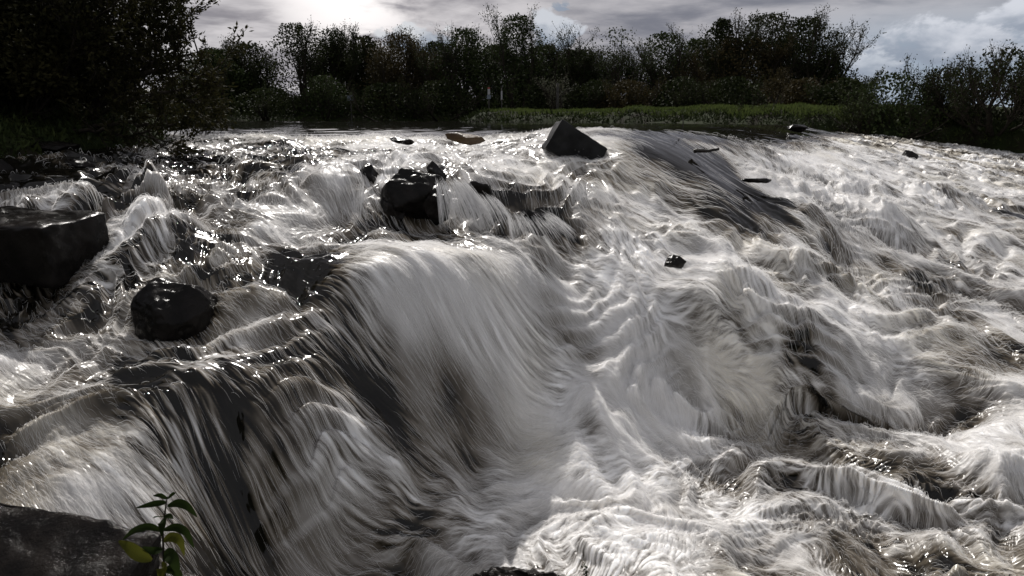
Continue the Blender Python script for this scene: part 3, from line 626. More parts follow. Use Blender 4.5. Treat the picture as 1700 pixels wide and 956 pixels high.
# ------------------------------------------------------------------ tubes, trees, leaves
def tube_geo(pts, rad, k=5):
    pts = np.asarray(pts, float); n = len(pts); T_ = np.gradient(pts, axis=0); T_ /= np.linalg.norm(T_, axis=1, keepdims=True) + 1e-9
    ref = np.where(np.abs(T_[:, 2:3]) > .9, [[1., 0, 0]], [[0, 0, 1.]]); A = np.cross(T_, ref); A /= np.linalg.norm(A, axis=1, keepdims=True) + 1e-9; B = np.cross(T_, A)
    a = np.linspace(0, 2 * math.pi, k, endpoint=False); rad = np.asarray(rad, float).reshape(-1, 1, 1)
    V = pts[:, None] + rad * (np.cos(a)[None, :, None] * A[:, None] + np.sin(a)[None, :, None] * B[:, None])
    idx = np.arange(n * k).reshape(n, k); nx = np.roll(idx, -1, 1)
    Fc = np.stack([idx[:-1], nx[:-1], nx[1:], idx[1:]], -1).reshape(-1, 4)
    return V.reshape(-1, 3), Fc
class Geo:
    def __init__(s): s.V = []; s.F = []; s.n = 0
    def add(s, V, Fc): s.V.append(np.asarray(V, float)); s.F.append(np.asarray(Fc) + s.n); s.n += len(V)
    def tube(s, pts, rad, k=5): s.add(*tube_geo(pts, rad, k))
    def build(s, name, mat, parent=None, smooth=False):
        return mesh_obj(name, np.vstack(s.V), np.vstack(s.F), MAT[mat], parent, smooth)
def leaf_geo(C, D, ln, wd, rg):                  # diamond leaves folded along their rib: centre, direction, length, width
    n = len(C); D = D / (np.linalg.norm(D, axis=1, keepdims=True) + 1e-9)
    S = np.cross(D, rg.normal(size=(n, 3))); S /= np.linalg.norm(S, axis=1, keepdims=True) + 1e-9
    N_ = np.cross(D, S); ln = np.broadcast_to(ln, (n,))[:, None]; wd = np.broadcast_to(wd, (n,))[:, None]
    V = np.stack([C, C + D * ln * .45 + S * wd + N_ * wd * .3, C + D * ln, C + D * ln * .45 - S * wd + N_ * wd * .3], 1).reshape(-1, 3)
    return V, np.arange(n * 4).reshape(n, 4)
def unit(v): return v / (np.linalg.norm(v) + 1e-9)
def grow(rg, p, d, length, r, depth, wood, tips, spread=.55, up=.25, kids=(4, 6), bend=.25, minlen=.2, taper=.45, shrink=.62):
    n = 6; pts = [p]; dd = unit(d)
    for i in range(n):
        dd = unit(dd + rg.normal(size=3) * bend * .35 + np.array([0, 0, up * .25])); pts.append(pts[-1] + dd * length / n)
    rad = np.linspace(r, r * taper, n + 1); wood.tube(pts, rad, 6 if r > .05 else (4 if r > .012 else 3))
    if depth == 0 or length < minlen:
        tips.append((np.array(pts), length)); return
    tips.append((np.array(pts[3:]), length * .5))
    for j in range(rg.integers(kids[0], kids[1] + 1)):
        t = rg.uniform(.25, 1.0); i = min(int(t * n), n - 1); q = pts[i] + (pts[i + 1] - pts[i]) * (t * n - i)
        ax = rg.normal(size=3); nd = unit(dd + spread * 1.6 * (ax - dd * ax.dot(dd)) / 1.5 + np.array([0, 0, up]))
        grow(rg, q, nd, length * shrink * rg.uniform(.75, 1.15), r * .5 * (1.1 - .4 * t), depth - 1, wood, tips, spread, up, kids, bend, minlen, taper, shrink)
    grow(rg, pts[-1], dd, length * shrink, r * taper, depth - 1, wood, tips, spread, up, kids, bend, minlen, taper, shrink)
def leaves_on(rg, tips, total, ln, wd, jit, droop=0.0, zmin=None):
    Ls = np.array([t[1] for t in tips]); pr = Ls / Ls.sum(); pick = rg.choice(len(tips), total, p=pr)
    C = np.empty((total, 3)); D = np.empty((total, 3))
    tt = rg.uniform(.1, 1, total)
    for i, k in enumerate(pick):
        p = tips[k][0]; a = tt[i] * (len(p) - 1); j = min(int(a), len(p) - 2); C[i] = p[j] + (p[j + 1] - p[j]) * (a - j); D[i] = unit(p[j + 1] - p[j])
    C += rg.normal(size=C.shape) * jit; D = D * .7 + rg.normal(size=D.shape) * .55; D[:, 2] -= droop
    if zmin is not None: m = C[:, 2] > zmin; C, D = C[m], D[m]; total = len(C)
    return leaf_geo(C, D, ln * rg.uniform(.6, 1.25, total), wd * rg.uniform(.7, 1.3, total), rg)
def leaf_mat(name, c1, c2, tr=.18):
    mt = bpy.data.materials.new(name); nt = NT(mt)
    g = nt.n('ShaderNodeNewGeometry'); tc = nt.n('ShaderNodeTexCoord').outputs['Object']
    f = nt.m('ADD', nt.m('MULTIPLY', g.outputs['Random Per Island'], .6), nt.m('MULTIPLY', nt.ss(noise_n(nt, tc, .6, 3), .35, .65), .4))
    col = nt.mix(f, C4(*c1), C4(*c2))
    bs = nt.n('ShaderNodeBsdfPrincipled', i_Roughness=.75); bs.inputs['Specular IOR Level'].default_value = .08; nt.link(col, bs.inputs['Base Color'])
    t = nt.n('ShaderNodeBsdfTranslucent'); nt.link(col, t.inputs[0])
    mx = nt.n('ShaderNodeMixShader', i_0=tr); nt.link(bs.outputs[0], mx.inputs[1]); nt.link(t.outputs[0], mx.inputs[2])
    o = nt.n('ShaderNodeOutputMaterial'); nt.link(mx.outputs[0], o.inputs[0]); return mt
MAT['leaf_dark'] = leaf_mat('dark_leaves', (.012, .018, .007), (.030, .036, .012))
MAT['leaf_green'] = leaf_mat('green_leaves', (.018, .030, .010), (.040, .050, .018))
MAT['leaf_brown'] = leaf_mat('brown_leaves', (.030, .026, .012), (.050, .038, .016))
MAT['leaf_willow'] = leaf_mat("willow_leaves", (.013, .015, .006), (.036, .032, .012), .25)
MAT['leaf_pale'] = leaf_mat('pale_leaves', (.07, .075, .05), (.13, .13, .09))

MAT['grass'] = leaf_mat('grass_blades', (.036, .053, .014), (.062, .078, .024), .5)
# far trees: each its own stems and crown
def tree(name, loc, h, w, label, cat='tree', group=None, seed=1, mat='leaf_dark', nleaf=9000, stems=3, spread=.45, up=.35, lsize=.14, low=.12, depth=3, bare=.0, lean=.35, fill=0, fl=(1.5, .55)):
    rg = np.random.default_rng(seed); wood = Geo(); tips = []
    for s in range(stems):
        a = rg.uniform(0, 2 * math.pi); d = np.array([math.cos(a) * lean * w / h * 1.3, math.sin(a) * lean * w / h * 1.3, 1.0])
        grow(rg, np.array([math.cos(a) * .12 * w * .3, math.sin(a) * .12 * w * .3, -.3]), d, h * .46 * rg.uniform(.8, 1.08), .022 * h * rg.uniform(.6, 1), depth, wood, tips, spread, up, (4, 5), .3, .15)
    allp = np.vstack([t[0] for t in tips]); ext = np.percentile(np.abs(allp[:, 0]), 93); zt = np.percentile(allp[:, 2], 99.9)
    sx, sz = (w / 2) / ext, h / zt
    for q in range(len(wood.V)): wood.V[q] = wood.V[q] * [sx, sx, sz]
    tips = [(t[0] * [sx, sx, sz], t[1]) for t in tips]
    root = empty(name, loc, label, cat, group, rg.uniform(0, 6) if fill >= 0 else 0)
    wood.build('trunk', 'bark', root)
    V, Fc = leaves_on(rg, tips, nleaf, lsize, lsize * .26, lsize * .75, .15, zmin=h * low + bare * h)
    if fill > 0:                                    # inner and lower foliage mass
        n = fill; th = rg.uniform(0, 2 * math.pi, n); rr = np.sqrt(rg.uniform(0, 1, n)) * w * .42; zz = rg.beta(1.05, 1.05, n) * h * .95
        rr *= np.clip(1.12 - .95 * (zz / h) ** 3.0, .12, 1); C = np.stack([rr * np.cos(th), rr * np.sin(th), zz], -1)
        C[:, :2] *= (1 + .25 * np.sin(C[:, 2:3] * 2 + th[:, None] * 3)); V2, F2 = leaf_geo(C, rg.normal(size=(n, 3)), lsize * fl[0], lsize * fl[1], rg)
        Fc = np.vstack([Fc, F2 + len(V)]); V = np.vstack([V, V2])
    mesh_obj('crown', V, Fc, MAT[mat], root)
    return root
def stand(px, Y): x = PY(px, 199, Y)[0]; return (x, Y, gz(x, Y) - .05)
def hgt(top, Y): return (199 - top) / F * Y * .99 + .13 - .62
TG = 'trees beyond the river'
FT_ = [ # px, distance, top py, width px, mat, label, extras
 (365,63,82,95,'leaf_green','open bare-stemmed willow with sky showing through, nearest the big left willow',dict(nleaf=5200,stems=7,bare=.18,spread=.5,lean=.9)),
 (420,66,72,90,'leaf_dark','dark feathery tree just left of the tall twin-topped tree in the far row',dict(fill=5000)),
 (500,64,42,105,'leaf_dark','tall dark tree with twin feathery tops, left part of the far row',dict(fill=3500,stems=5)),
 (560,66,50,80,'leaf_dark','tall spiky tree right behind the twin-topped one, left part of the far row',dict(fill=2500,stems=4)),
 (612,67,62,70,'leaf_dark','slender spiky-topped tree in the left half of the far row',dict(fill=4500)),
 (668,64,60,110,'leaf_brown','broad brownish round tree in the left half of the far row',dict(fill=3500,stems=4)),
 (725,68,72,70,'leaf_dark','lower dark tree between the brownish round one and the spiky tall one',dict(fill=5000)),
 (775,62,50,95,'leaf_green','tall grey-green tree with many upright tips, left of the tallest one',dict(nleaf=8000,stems=6,fill=4000)),
 (858,60,30,95,'leaf_green','tallest airy tree of the middle, above the two marker posts',dict(nleaf=9000,stems=5,fill=4000)),
 (820,68,80,80,'leaf_dark','low dark tree filling the gap left of the tallest central tree',dict(fill=6000)),
 (905,64,78,80,'leaf_dark','dark tree at the right foot of the tallest central tree',dict(fill=6000)),
 (952,62,84,90,'leaf_dark','low dark rounded tree under the white cloud in the middle of the row',dict(fill=6500)),
 (1022,60,50,110,'leaf_green','airy round-topped tree with sky glinting through, right of the white cloud',dict(nleaf=6500,stems=6,spread=.5,fill=700)),
 (1000,68,85,100,'leaf_dark','dark backing tree behind the airy round-topped one',dict(fill=2200)),
 (1098,60,58,100,'leaf_green','olive tree with an uneven top, left of the great dark clump',dict(nleaf=7000,stems=5,fill=3500)),
 (1150,61,68,80,'leaf_green','mid green tree with loose tips beside the thin high-topped tree',dict(nleaf=7000,stems=5,fill=5000)),
 (1188,58,36,60,'leaf_dark','thin high-topped tree at the left shoulder of the great dark clump',dict(nleaf=6000,stems=3,fill=4500)),
 (1225,57,68,120,'leaf_brown','brownish broad tree standing in front of the great dark clump',dict(fill=4000,stems=5)),
 (1262,60,28,130,'leaf_dark','left half of the great dark clump, the highest crown on the right',dict(nleaf=12000,fill=6000,stems=6)),
 (1320,58,36,130,'leaf_dark','right half of the great dark clump, sloping down to the right',dict(nleaf=12000,fill=6000,stems=6)),
 (1368,56,100,80,'leaf_dark','lower dark tree at the right end of the far row',dict(nleaf=7000,fill=2500,stems=5)),
]
def far_trees():
    for i, (px, Y, top, wpx, mt, lab, kw) in enumerate(FT_):
        k = dict(nleaf=17000, stems=6, fill=9000, lean=.6, spread=.5); k.update(kw)
        tree('tree', stand(px, Y), hgt(top, Y), wpx * 1.30 / F * Y, lab, 'tree', TG, 100 + i, mt, **k)
far_trees()
SG = 'shrubs along the far bank'
for i, (px, Y, top, wpx, mt, lab) in enumerate([
 (540,58.5,138,75,'leaf_green','rounded green bush under the twin-topped tree on the far left bank'),
 (340,59,168,90,'leaf_dark','dark low bush at the left end of the far bank'),
 (450,59,158,110,'leaf_dark','dark bush left of the rounded green bush on the far bank'),
 (640,59,150,110,'leaf_dark','dark bush right of the rounded green bush on the far bank'),
 (730,59,146,110,'leaf_dark','dark bush at the inner corner where the grassy bank begins'),
 (1040,52,150,80,'leaf_brown','brownish scrub behind the grassy bank, below the airy round-topped tree'),
 (1130,52,148,90,'leaf_dark','dark scrub behind the grassy bank, below the olive tree'),
 (1325,46,152,80,'leaf_brown','reddish brown bush on the grass in front of the great dark clump'),
 (900,54,150,60,'leaf_dark','dark scrub between the marker posts and the pale sapling'),
 (985,54,150,60,'leaf_dark','dark scrub right of the pale sapling'),
 (1210,50,150,90,'leaf_dark','dark scrub left of the small round tree on the grass'),
 (1400,40,160,70,'leaf_dark','low dark bush at the right end of the grass strip')]):
    tree('shrub', stand(px, Y), hgt(top, Y) + .8, wpx * 1.2 / F * Y, lab, 'shrub', SG, 200 + i, mt, nleaf=2600, stems=7, fill=1800, lean=.9, low=.02, depth=2)
tree('sapling', stand(925, 50), hgt(125, 50) + .5, 48 / F * 50, 'pale-leaved sapling around a dark post, behind the grassy bank', 'tree', None, 301, 'leaf_pale', nleaf=900, stems=5, low=.15, depth=2, lsize=.13)
tree('small_tree', stand(1288, 38), hgt(138, 38) + .6, 52 / F * 38, 'small round-headed tree on a single stem on the grass strip', 'tree', None, 302, 'leaf_brown', nleaf=1700, stems=1, low=.35, depth=3, lsize=.11, spread=.8, lean=0, fill=0)
tree('bare_sapling', (*W(1245, 205, 0), gz(*W(1245, 205, 0))), .75, 1.0, 'thin leafy twigs on the waterline of the grassy bank', 'plant', None, 303, 'leaf_green', nleaf=260, stems=4, low=.1, depth=2, lsize=.09, lean=1.0)

# right bushes
BG = 'bushes on the right bank'
tree('bush', stand(1475, 25), hgt(88, 25) + .3, 135 / F * 25, 'loose leafy bush against the sky, leftmost on the right bank', 'bush', BG, 311, 'leaf_green', nleaf=6500, stems=11, lean=1.0, low=.05, depth=3, lsize=.085, fill=900)
tree('bush', stand(1562, 25.5), hgt(112, 25.5) + .3, 100 / F * 25, 'lower bush between the two large ones on the right bank', 'bush', BG, 312, 'leaf_dark', nleaf=4000, stems=8, lean=1.0, low=.05, depth=3, lsize=.085, fill=800)
tree('bush', stand(1650, 24), hgt(68, 24) + .3, 170 / F * 24, 'large thinly leaved bush at the right edge of the view', 'bush', BG, 313, 'leaf_dark', nleaf=7500, stems=11, lean=1.0, low=.05, depth=3, lsize=.085, fill=900)
tree('bush', stand(1760, 23), hgt(70, 23) + .3, 160 / F * 23, 'bush cut by the right edge of the view', 'bush', BG, 314, 'leaf_dark', nleaf=6000, stems=9, lean=1.0, low=.05, depth=3, lsize=.085, fill=900)
tree('bush', stand(1430, 33), hgt(168, 33) + .1, 45 / F * 33, 'small dark bush low down beside the leftmost right-bank bush', 'bush', BG, 315, 'leaf_dark', nleaf=2500, stems=7, lean=1.0, low=.02, depth=2, lsize=.09, fill=500)
# ------------------------------------------------------------------ the big willow on the left bank
def willow(name, loc, h, w, label, seed, nleaf, nfill, stems, ls=.062):
    return tree(name, loc, h, w, label, 'willow', 'willows on the left bank', seed, 'leaf_willow', nleaf=nleaf, stems=stems, spread=.6, up=.18, lsize=ls, low=.0, depth=4 if seed == 401 else 3, lean=.9, fill=nfill, fl=(1.0, .24))
willow('willow_bush', (-6.7, 9.3, gz(-6.7, 9.3) - .1), 4.0, 4.0, 'big dark willow overhanging the water at top left, its twigs reaching into the sky', 401, 70000, 50000, 9)
willow('willow_bush', (-7.9, 9.6, gz(-7.9, 9.6) - .1), 4.2, 4.6, 'dense dark willow filling the top left corner of the view', 402, 44000, 45000, 7)
willow('willow_bush', (-6.3, 8.1, gz(-6.3, 8.1) - .1), 1.8, 3.2, 'low willow scrub hanging over the water beneath the two big willows', 403, 30000, 36000, 9)
willow('willow_bush', (-5.6, 10.2, gz(-5.6, 10.2) - .1), 1.1, 1.7, 'small willow scrub trailing in the pool, right of the big overhanging willow', 404, 7000, 1500, 7)

def branch(name, pts, r, label, seed, nleaf, ls=.055, kids=14):
    rg = np.random.default_rng(seed); wood = Geo(); tips = []
    pts = np.array(pts, float); t = np.linspace(0, 1, 14); q = np.linspace(0, 1, len(pts))
    C = np.stack([np.interp(t, q, pts[:, i]) for i in range(3)], -1); C[1:-1] = (C[:-2] + C[1:-1] * 2 + C[2:]) / 4
    C[1:] += rg.normal(size=C[1:].shape) * .015
    wood.tube(C, np.linspace(r, r * .25, len(C)), 5); tips.append((C[5:], 1.0))
    for j in range(kids):
        i = rg.integers(3, len(C) - 1); d = unit(C[i] - C[i - 1]); nd = unit(d * .6 + rg.normal(size=3) * .6 + np.array([0, 0, .2]))
        grow(rg, C[i], nd, rg.uniform(.25, .6), r * .35, 1, wood, tips, .5, .2, (2, 3), .3, .12)
    return wood, tips, rg
def willow_branches():
    root = empty('overhanging_branches', (-5.0, 8.6, .1), 'leafy willow limbs reaching right from the top left willow over the water', 'willow')
    g = Geo(); tp = []
    B_ = [[(-5.6, 9.0, .4), PY(200, 70, 8.4), PY(255, 25, 8.2), PY(292, 4, 8.1)],
          [(-5.6, 9.0, .5), PY(215, 45, 8.5), PY(262, -5, 8.3), PY(285, -40, 8.2)],
          [(-5.4, 8.9, .3), PY(225, 125, 8.3), PY(270, 100, 8.1), PY(345, 82, 7.9)],
          [(-5.4, 8.9, .2), PY(230, 100, 8.6), PY(262, 70, 8.4), PY(300, 52, 8.2)],
          [(-5.3, 8.7, .1), PY(240, 118, 8.1), PY(300, 112, 8.0), PY(330, 135, 7.9)],
          [(-5.3, 8.7, .1), PY(235, 160, 8.1), PY(285, 150, 8.0), PY(322, 172, 7.9)],
          [(-5.3, 8.4, .0), PY(215, 200, 7.8), PY(262, 212, 7.6), PY(292, 203, 7.5)],
          [(-5.3, 8.2, .0), PY(170, 215, 7.6), PY(215, 228, 7.4), PY(252, 215, 7.3)]]
    for i, b in enumerate(B_):
        w_, t_, rg = branch('b', b, .03, '', 420 + i, 0, kids=16 if i < 6 else 7)
        for V, Fc in zip(w_.V, w_.F): g.V.append(V); g.F.append(Fc - 0 + g.n * 0)
        off = g.n; 
        for q in range(len(w_.F)): g.F[len(g.F) - len(w_.F) + q] = w_.F[q] + off
        g.n += w_.n; tp += t_
    g.build('limbs', 'bark', root).location = (5.0, -8.6, -.1)
    rg = np.random.default_rng(77); V, Fc = leaves_on(rg, tp, 11000, .06, .012, .018, .1)
    mesh_obj('leaves', V, Fc, MAT['leaf_willow'], root).location = (5.0, -8.6, -.1)
willow_branches()

# ------------------------------------------------------------------ grass and weeds on the banks
def cover(name, mat, n, seed, region, ln, wd, lift=0.0, size_by_dist=True):
    rg = np.random.default_rng(seed); x, y = region(rg, n); s = sdist(x[:, None], y[:, None])[:, 0]
    return x, y, s, rg
def grass():
    rg = np.random.default_rng(5)
    # far grassy bank: strip behind the waterline
    n = 260000; u = rg.uniform(-.12, .62, n); y = np.exp(rg.uniform(math.log(17), math.log(58), n)); x = u * y
    s = sdist(x[:, None], y[:, None])[:, 0]; m = (s > .55) & (s < 9) & (x > -3.5 - (y - 48) * .3) & (rg.uniform(0, 1, n) < np.clip(3.2 / (s + .5), .15, 1)); x, y = x[m], y[m]
    z = ground_z(x[:, None], y[:, None])[:, 0]; C = np.stack([x, y, z - .02], -1)
    D = rg.normal(size=C.shape) * .35 + [0, 0, 1]; k = len(x); V, Fc = leaf_geo(C, D, rg.uniform(.08, .20, k), rg.uniform(.012, .03, k) , rg)
    tag(mesh_obj('grass_cover', V, Fc, MAT['grass']), 'green grass along the top of the far bank', None, None, 'stuff')
    # weeds on every bank face
    n = 520000; y = np.exp(rg.uniform(math.log(4.5), math.log(62), n)); x = rg.uniform(-.95, .95, n) * y
    s = sdist(x[:, None], y[:, None])[:, 0]; m = (s > -.3) & (s < 2.2 + (x < 0) * 4) & ~((y > 19) & (s > .8) & (x > -3.5 - (y - 48) * .3) & (x < .56 * y)) ; x, y = x[m], y[m]
    z = ground_z(x[:, None], y[:, None])[:, 0]; C = np.stack([x, y, z - .02], -1); C += rg.normal(size=C.shape) * .03
    D = rg.normal(size=C.shape) * .7 + [0, 0, .8]; k = len(x); sz = np.clip(y / 40, .3, 1)
    V, Fc = leaf_geo(C, D, rg.uniform(.15, .40, k) * sz, rg.uniform(.02, .05, k) * sz, rg)
    tag(mesh_obj('bank_weeds', V, Fc, MAT['weeds']), 'dark weeds and rough growth down the bank faces', None, None, 'stuff')
grass()

# ------------------------------------------------------------------ posts, marker boards, sticks
MAT['white_paint'] = simple_mat('white_paint', (.25, .25, .26), (.32, .32, .33), 6, .5, 0)
MAT['red_paint'] = simple_mat('red_paint', (.2, .03, .02), (.25, .04, .03), 6, .5, 0)
MAT['grey_paint'] = simple_mat('grey_paint', (.10, .12, .15), (.14, .16, .19), 6, .5, 0)
MAT['post'] = simple_mat('weathered_post', (.035, .033, .03), (.06, .055, .05), 12, .8, .3)
def tube_part(name, pts, rad, mat, parent=None, k=8):
    g = Geo(); V, Fc = tube_geo(pts, rad, k); n = len(pts)
    c0 = len(V); V = np.vstack([V, [pts[0]], [pts[-1]]]); fl = Fc.tolist()
    for j in range(k): fl.append([c0, (j + 1) % k, j]); fl.append([c0 + 1, (n - 1) * k + j, (n - 1) * k + (j + 1) % k])
    return mesh_obj(name, V, fl, MAT[mat], parent, True)
def post(px, Y, top, label, boards, r=.045):
    x, y, z = stand(px, Y); h = PY(px, top, Y)[2] - z
    root = empty('marker_post', (x, y, z), label, 'post', 'marker posts on the far bank')
    tube_part('pole', [(0, 0, -.2), (0, 0, h * .5), (0, 0, h)], [r, r, r * .95], 'post', root)
    for (nm, t0, b0, w_, mt) in boards:
        zt = PY(px, t0, Y)[2] - z; zb = PY(px, b0, Y)[2] - z
        box_part(nm, (w_, .03, zt - zb), mt, root, (0, -r - .017, (zt + zb) / 2), bev=.004)
    return root
post(812, 48, 144, 'marker post with a red-tipped white board above a grey plate, on the grassy bank', [('red_cap', 145, 147.5, .17, 'red_paint'), ('board', 147.6, 157, .17, 'white_paint'), ('plate', 157.5, 164, .26, 'grey_paint')])
post(833, 48.5, 146, 'thin post with a narrow pale board, right of the red-tipped marker post', [('board', 151, 165, .11, 'white_paint')], .035)
post(584, 57, 156, 'post with a small grey-blue plate under the trees on the far left bank', [('plate', 158, 167, .5, 'grey_paint')])
def plain_post(px, Y, top, r, label, mat='post'):
    x, y, z = stand(px, Y); h = PY(px, top, Y)[2] - z
    tag(tube_part('post', [(x, y, z - .1), (x, y, z + h / 2), (x, y, z + h)], [r, r, r], mat), label, 'post')
plain_post(925, 49.5, 138, .10, 'thick dark post standing in front of the pale sapling')
def stick(name, pts, r, label, cat='stick', mat='wood'):
    pts = np.array(pts); t = np.linspace(0, 1, 9); q = np.linspace(0, 1, len(pts)); C = np.stack([np.interp(t, q, pts[:, i]) for i in range(3)], -1)
    C[1:-1] += np.random.default_rng(len(label)).normal(size=(7, 3)) * r * .18
    return tag(tube_part(name, C, np.linspace(r, r * .6, 9), mat), label, cat)
stick('gauge_stick', [PY(1133, 214, 9.5), PY(1134, 205, 9.5), PY(1133, 191, 9.5)], .008, 'thin upright stick on the weir crest in the pool edge')
stick('driftwood', [PY(1152, 251, 8.0), PY(1172, 250, 8.0), PY(1194, 247, 8.0)], .025, 'short dark log caught at the top of the smooth dark apron', 'driftwood')
stick('driftwood', [PY(1478, 244, 15), PY(1486, 238, 15), PY(1492, 235, 15)], .015, 'thin twig poking out near the right bank', 'driftwood')

# ------------------------------------------------------------------ plant in the bottom left
MAT['plant_leaf'] = leaf_mat('fresh_leaves', (.010, .018, .005), (.022, .034, .008), .45)
MAT['plant_yellow'] = leaf_mat('yellow_leaves', (.055, .064, .010), (.075, .072, .012), .45)
def blade(name, pts, w, mat, parent, up=(0, 0, 1), fold=.25):
    pts = np.array(pts, float); q = np.linspace(0, 1, len(pts)); t = np.linspace(0, 1, 15)
    C = np.stack([np.interp(t, q, pts[:, i]) for i in range(3)], -1)
    for _ in range(3): C[1:-1] = (C[:-2] + 2 * C[1:-1] + C[2:]) / 4
    T_ = np.gradient(C, axis=0); T_ /= np.linalg.norm(T_, axis=1, keepdims=True); S = np.cross(T_, np.array(up, float)); S /= np.linalg.norm(S, axis=1, keepdims=True) + 1e-6; N_ = np.cross(S, T_)
    wd = w * np.sin(np.pi * np.clip(t * .93 + .04, 0, 1)) ** .8 * (1 - .35 * t); wd = wd[:, None]
    rows = [C - S * wd + N_ * wd * fold, C - S * wd * .5 + N_ * wd * fold * .4, C, C + S * wd * .5 + N_ * wd * fold * .4, C + S * wd + N_ * wd * fold]
    V = np.stack(rows, 1).reshape(-1, 3); idx = np.arange(75).reshape(15, 5); Fc = np.stack([idx[:-1, :-1], idx[:-1, 1:], idx[1:, 1:], idx[1:, :-1]], -1).reshape(-1, 4)
    return mesh_obj(name, V, Fc, MAT[mat], parent, True)
def plant():
    Y0 = 1.62; O = PY(276, 985, Y0); L_ = lambda px, py, dY=0.0: PY(px, py, Y0 + dY) - O
    root = empty('green_plant', O, 'leafy green plant with drooping pointed leaves and one yellowing, bottom left', 'plant')
    tube_part('stem', [L_(276, 985), L_(272, 930), L_(270, 880), L_(276, 835), L_(278, 824)], [.0035, .003, .0026, .0018, .001], 'bark', root, 6)
    LV = [([(278, 828, 0), (266, 822, -.01), (254, 823, -.02)], .007, 'plant_leaf'), ([(278, 828, 0), (287, 820, -.01), (292, 818, -.01)], .006, 'plant_leaf'),
          ([(277, 834, 0), (258, 836, -.01), (226, 843, -.02)], .010, 'plant_leaf'), ([(278, 840, 0), (296, 834, -.02), (312, 840, -.03), (327, 858, -.03)], .013, 'plant_leaf'),
          ([(273, 858, 0), (262, 858, -.03), (255, 860, -.05)], .010, 'plant_leaf'), ([(273, 858, 0), (282, 856, -.02), (288, 861, -.04)], .008, 'plant_leaf'), ([(272, 860, 0), (270, 866, -.05), (268, 890, -.06)], .013, 'plant_leaf'),
          ([(270, 882, 0), (248, 873, -.01), (222, 880, -.02), (204, 896, -.02)], .012, 'plant_leaf'), ([(271, 880, 0), (292, 874, -.01), (310, 882, -.02), (322, 910, -.02)], .013, 'plant_leaf'),
          ([(271, 898, 0), (284, 890, -.02), (300, 896, -.03), (306, 922, -.03)], .015, 'plant_yellow'), ([(270, 912, 0), (255, 915, -.02), (236, 908, -.03)], .012, 'plant_leaf'),
          ([(252, 930, -.03), (232, 922, -.04), (215, 908, -.04), (197, 898, -.03)], .020, 'plant_yellow'),
          ([(271, 925, 0), (280, 918, -.03), (290, 930, -.05), (298, 960, -.05)], .020, 'plant_leaf'), ([(271, 950, 0), (270, 940, -.05), (266, 965, -.06)], .018, 'plant_yellow'), ([(273, 945, 0), (290, 945, -.03), (306, 965, -.03)], .015, 'plant_leaf')]
    for pts, w, mt in LV:
        o = blade('leaf', [L_(*p) for p in pts], w, mt, root, up=(0, -.75, .65))
        if pts[-1][0] == 197: o['label'] = 'broad yellowing leaf'
    return root
plant()
def sprig():
    Y0 = 2.45; O = PY(974, 960, Y0); g = Geo()
    root = empty('sprig', O, 'tiny dark sprig beside the rock top at the bottom edge', 'plant')
    top = PY(971, 938, Y0) - O; tube_part('stem', [(0, 0, 0), tuple(top * .5 + [.003, 0, 0]), tuple(top)], [.002, .002, .001], 'bark', root, 5)
    rg = np.random.default_rng(3); n = 26; t = rg.uniform(.2, 1, n); C = t[:, None] * top + rg.normal(size=(n, 3)) * .004; V, Fc = leaf_geo(C, rg.normal(size=(n, 3)), .014, .004, rg)
    mesh_obj('leaves', V, Fc, MAT['leaf_dark'], root)
sprig()

# ------------------------------------------------------------------ drops thrown up by the falls
def drops():
    MAT['drop'] = simple_mat('water_drops', (.7, .7, .72), (.85, .85, .87), 5, .15, 0, .6)
    rg = np.random.default_rng(11); Z_ = [(860,770,90,.16,260),(600,900,60,.12,120),(560,425,50,.10,120),(1100,500,80,.14,140),(1240,520,90,.14,110),(1000,640,60,.12,120),(1140,445,30,.10,60),(450,245,120,.10,160),(700,240,120,.10,120),
          (1280,250,60,.14,90),(1450,260,120,.16,120),(1020,275,40,.10,60),(560,290,40,.10,60),(1400,700,150,.12,110),(840,860,90,.10,110),(300,640,90,.07,70)]
    iv = []; t = (1 + 5 ** .5) / 2
    for a in ((-1, t, 0), (1, t, 0), (-1, -t, 0), (1, -t, 0), (0, -1, t), (0, 1, t), (0, -1, -t), (0, 1, -t), (t, 0, -1), (t, 0, 1), (-t, 0, -1), (-t, 0, 1)): iv.append(a)
    iv = np.array(iv) / math.sqrt(1 + t * t)
    fc = np.array([(0,11,5),(0,5,1),(0,1,7),(0,7,10),(0,10,11),(1,5,9),(5,11,4),(11,10,2),(10,7,6),(7,1,8),(3,9,4),(3,4,2),(3,2,6),(3,6,8),(3,8,9),(4,9,5),(2,4,11),(6,2,10),(8,6,7),(9,8,1)])
    V = []; Fc = []; n = 0
    for (px, py, sp, hh, cnt) in Z_:
        for k in range(cnt):
            p = hit(px + rg.normal() * sp, py + rg.normal() * sp * .35); r = .0006 + .0014 * rg.random() ** 3
            r *= max(1, p[1] / 5); p[2] += .01 + abs(rg.normal()) * hh * .5; V.append(iv * [r, r, r * rg.uniform(1, 2.2)] + p); Fc.append(fc + n); n += 12
    tag(mesh_obj('water_drops', np.vstack(V), np.vstack(Fc), MAT['drop'], None, True), 'fine drops thrown up over the falls', None, None, 'stuff')
drops()

def far_wood():
    rg = np.random.default_rng(88); n = 60000; x = rg.uniform(-45, 32, n); y = rg.uniform(72, 80, n); top = 3.2 + 1.2 * np.sin(x * .35) + .8 * np.sin(x * .9 + 1); z = .6 + rg.beta(1, 1.3, n) * top
    V, Fc = leaf_geo(np.stack([x, y, z], -1), rg.normal(size=(n, 3)), rg.uniform(.3, .6, n), .13, rg)
    tag(mesh_obj('far_wood', V, Fc, MAT['leaf_dark']), 'dark woodland closing the gaps behind the far trees', None, None, 'stuff')
far_wood()

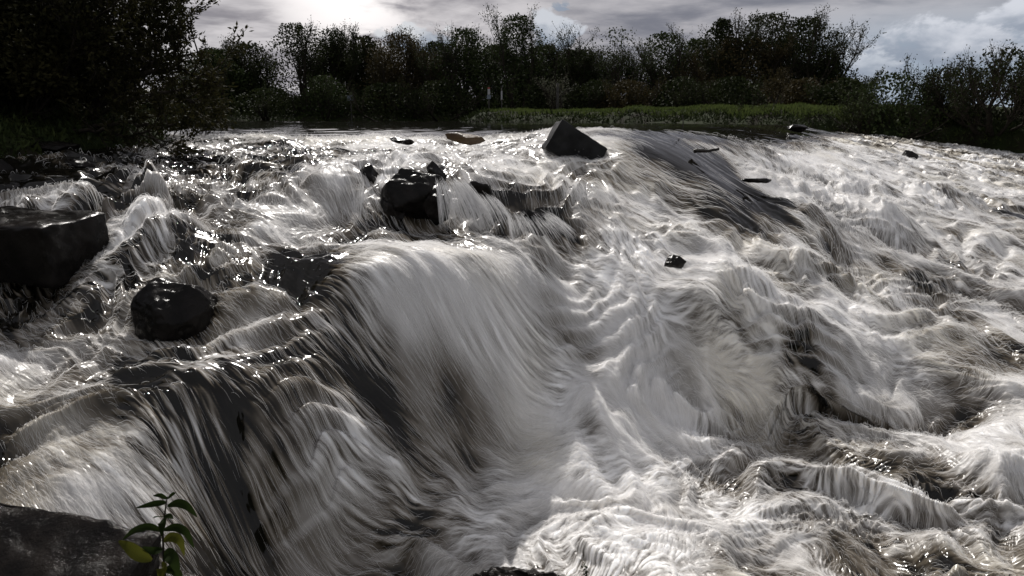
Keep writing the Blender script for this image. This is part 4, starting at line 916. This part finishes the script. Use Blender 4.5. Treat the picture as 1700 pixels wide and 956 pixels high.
# ------------------------------------------------------------------ broken veils of water falling over the central rocks
def veils():
    rg = np.random.default_rng(31); K = 7; P_ = []; Rd = []
    for (x0, x1, y0, dx, dy, Ya, Yb, n) in [(722, 765, 298, 46, 86, 5.66, 5.24, 700), (560, 606, 300, -6, 78, 5.9, 5.4, 500),
                                             (775, 812, 322, 36, 62, 5.55, 5.2, 260), (840, 905, 352, 44, 50, 5.4, 5.05, 380), (930, 975, 300, 42, 60, 6.3, 5.9, 280), (905, 960, 262, 34, 34, 7.6, 7.1, 160)]:
        c = rg.normal(size=9) * .5 + .5
        for k in range(n):
            t = np.clip(rg.choice(c) + rg.normal() * .09, 0, 1) if rg.random() < .6 else rg.random(); px = x0 + (x1 - x0) * t; L = rg.uniform(.35, 1.0); st = rg.uniform(0, 1 - L * .7); a = PY(px, y0 + rg.normal() * 3, Ya); b = PY(px + dx * (t + .3), y0 + dy + rg.normal() * 6, Yb)
            s_ = np.clip(np.linspace(st, st + L * .7, K), 0, 1)[:, None]; q = a + (b - a) * s_; q[:, 2] += (.16 * abs(a[2] - b[2]) * 4 * s_ * (1 - s_))[:, 0]; q[:, 0] += .012 * rg.normal() * s_[:, 0]; q[:, 1] -= .02; P_.append(q); Rd.append(rg.uniform(.0004, .0011) * np.sin(np.pi * np.linspace(.05, .95, K)) ** .6)
    hc = bpy.data.hair_curves.new('water_veils'); hc.add_curves([K] * len(P_)); hc.points.foreach_set('position', np.array(P_, np.float32).reshape(-1))
    ra = hc.attributes.get('radius') or hc.attributes.new('radius', 'FLOAT', 'POINT'); ra.data.foreach_set('value', np.array(Rd, np.float32).reshape(-1))
    hc.materials.append(MAT['thread']); o = bpy.data.objects.new('water_veils', hc); COL.objects.link(o); tag(o, 'thin broken veils of water falling over the central rocks', None, None, 'stuff')
veils()
SC.render.engine = 'CYCLES'
cy = SC.cycles
cy.use_denoising = True
try: cy.denoiser = 'OPENIMAGEDENOISE'
except Exception: pass
cy.max_bounces = 6; cy.diffuse_bounces = 3; cy.glossy_bounces = 3; cy.transmission_bounces = 3; cy.transparent_max_bounces = 8
cy.caustics_reflective = False; cy.caustics_refractive = False; cy.sample_clamp_indirect = 6
SC.view_settings.view_transform = 'Standard'; SC.view_settings.look = 'None'; SC.view_settings.gamma = 1
SC.view_settings.use_curve_mapping = False; SC.view_settings.exposure = 0.38
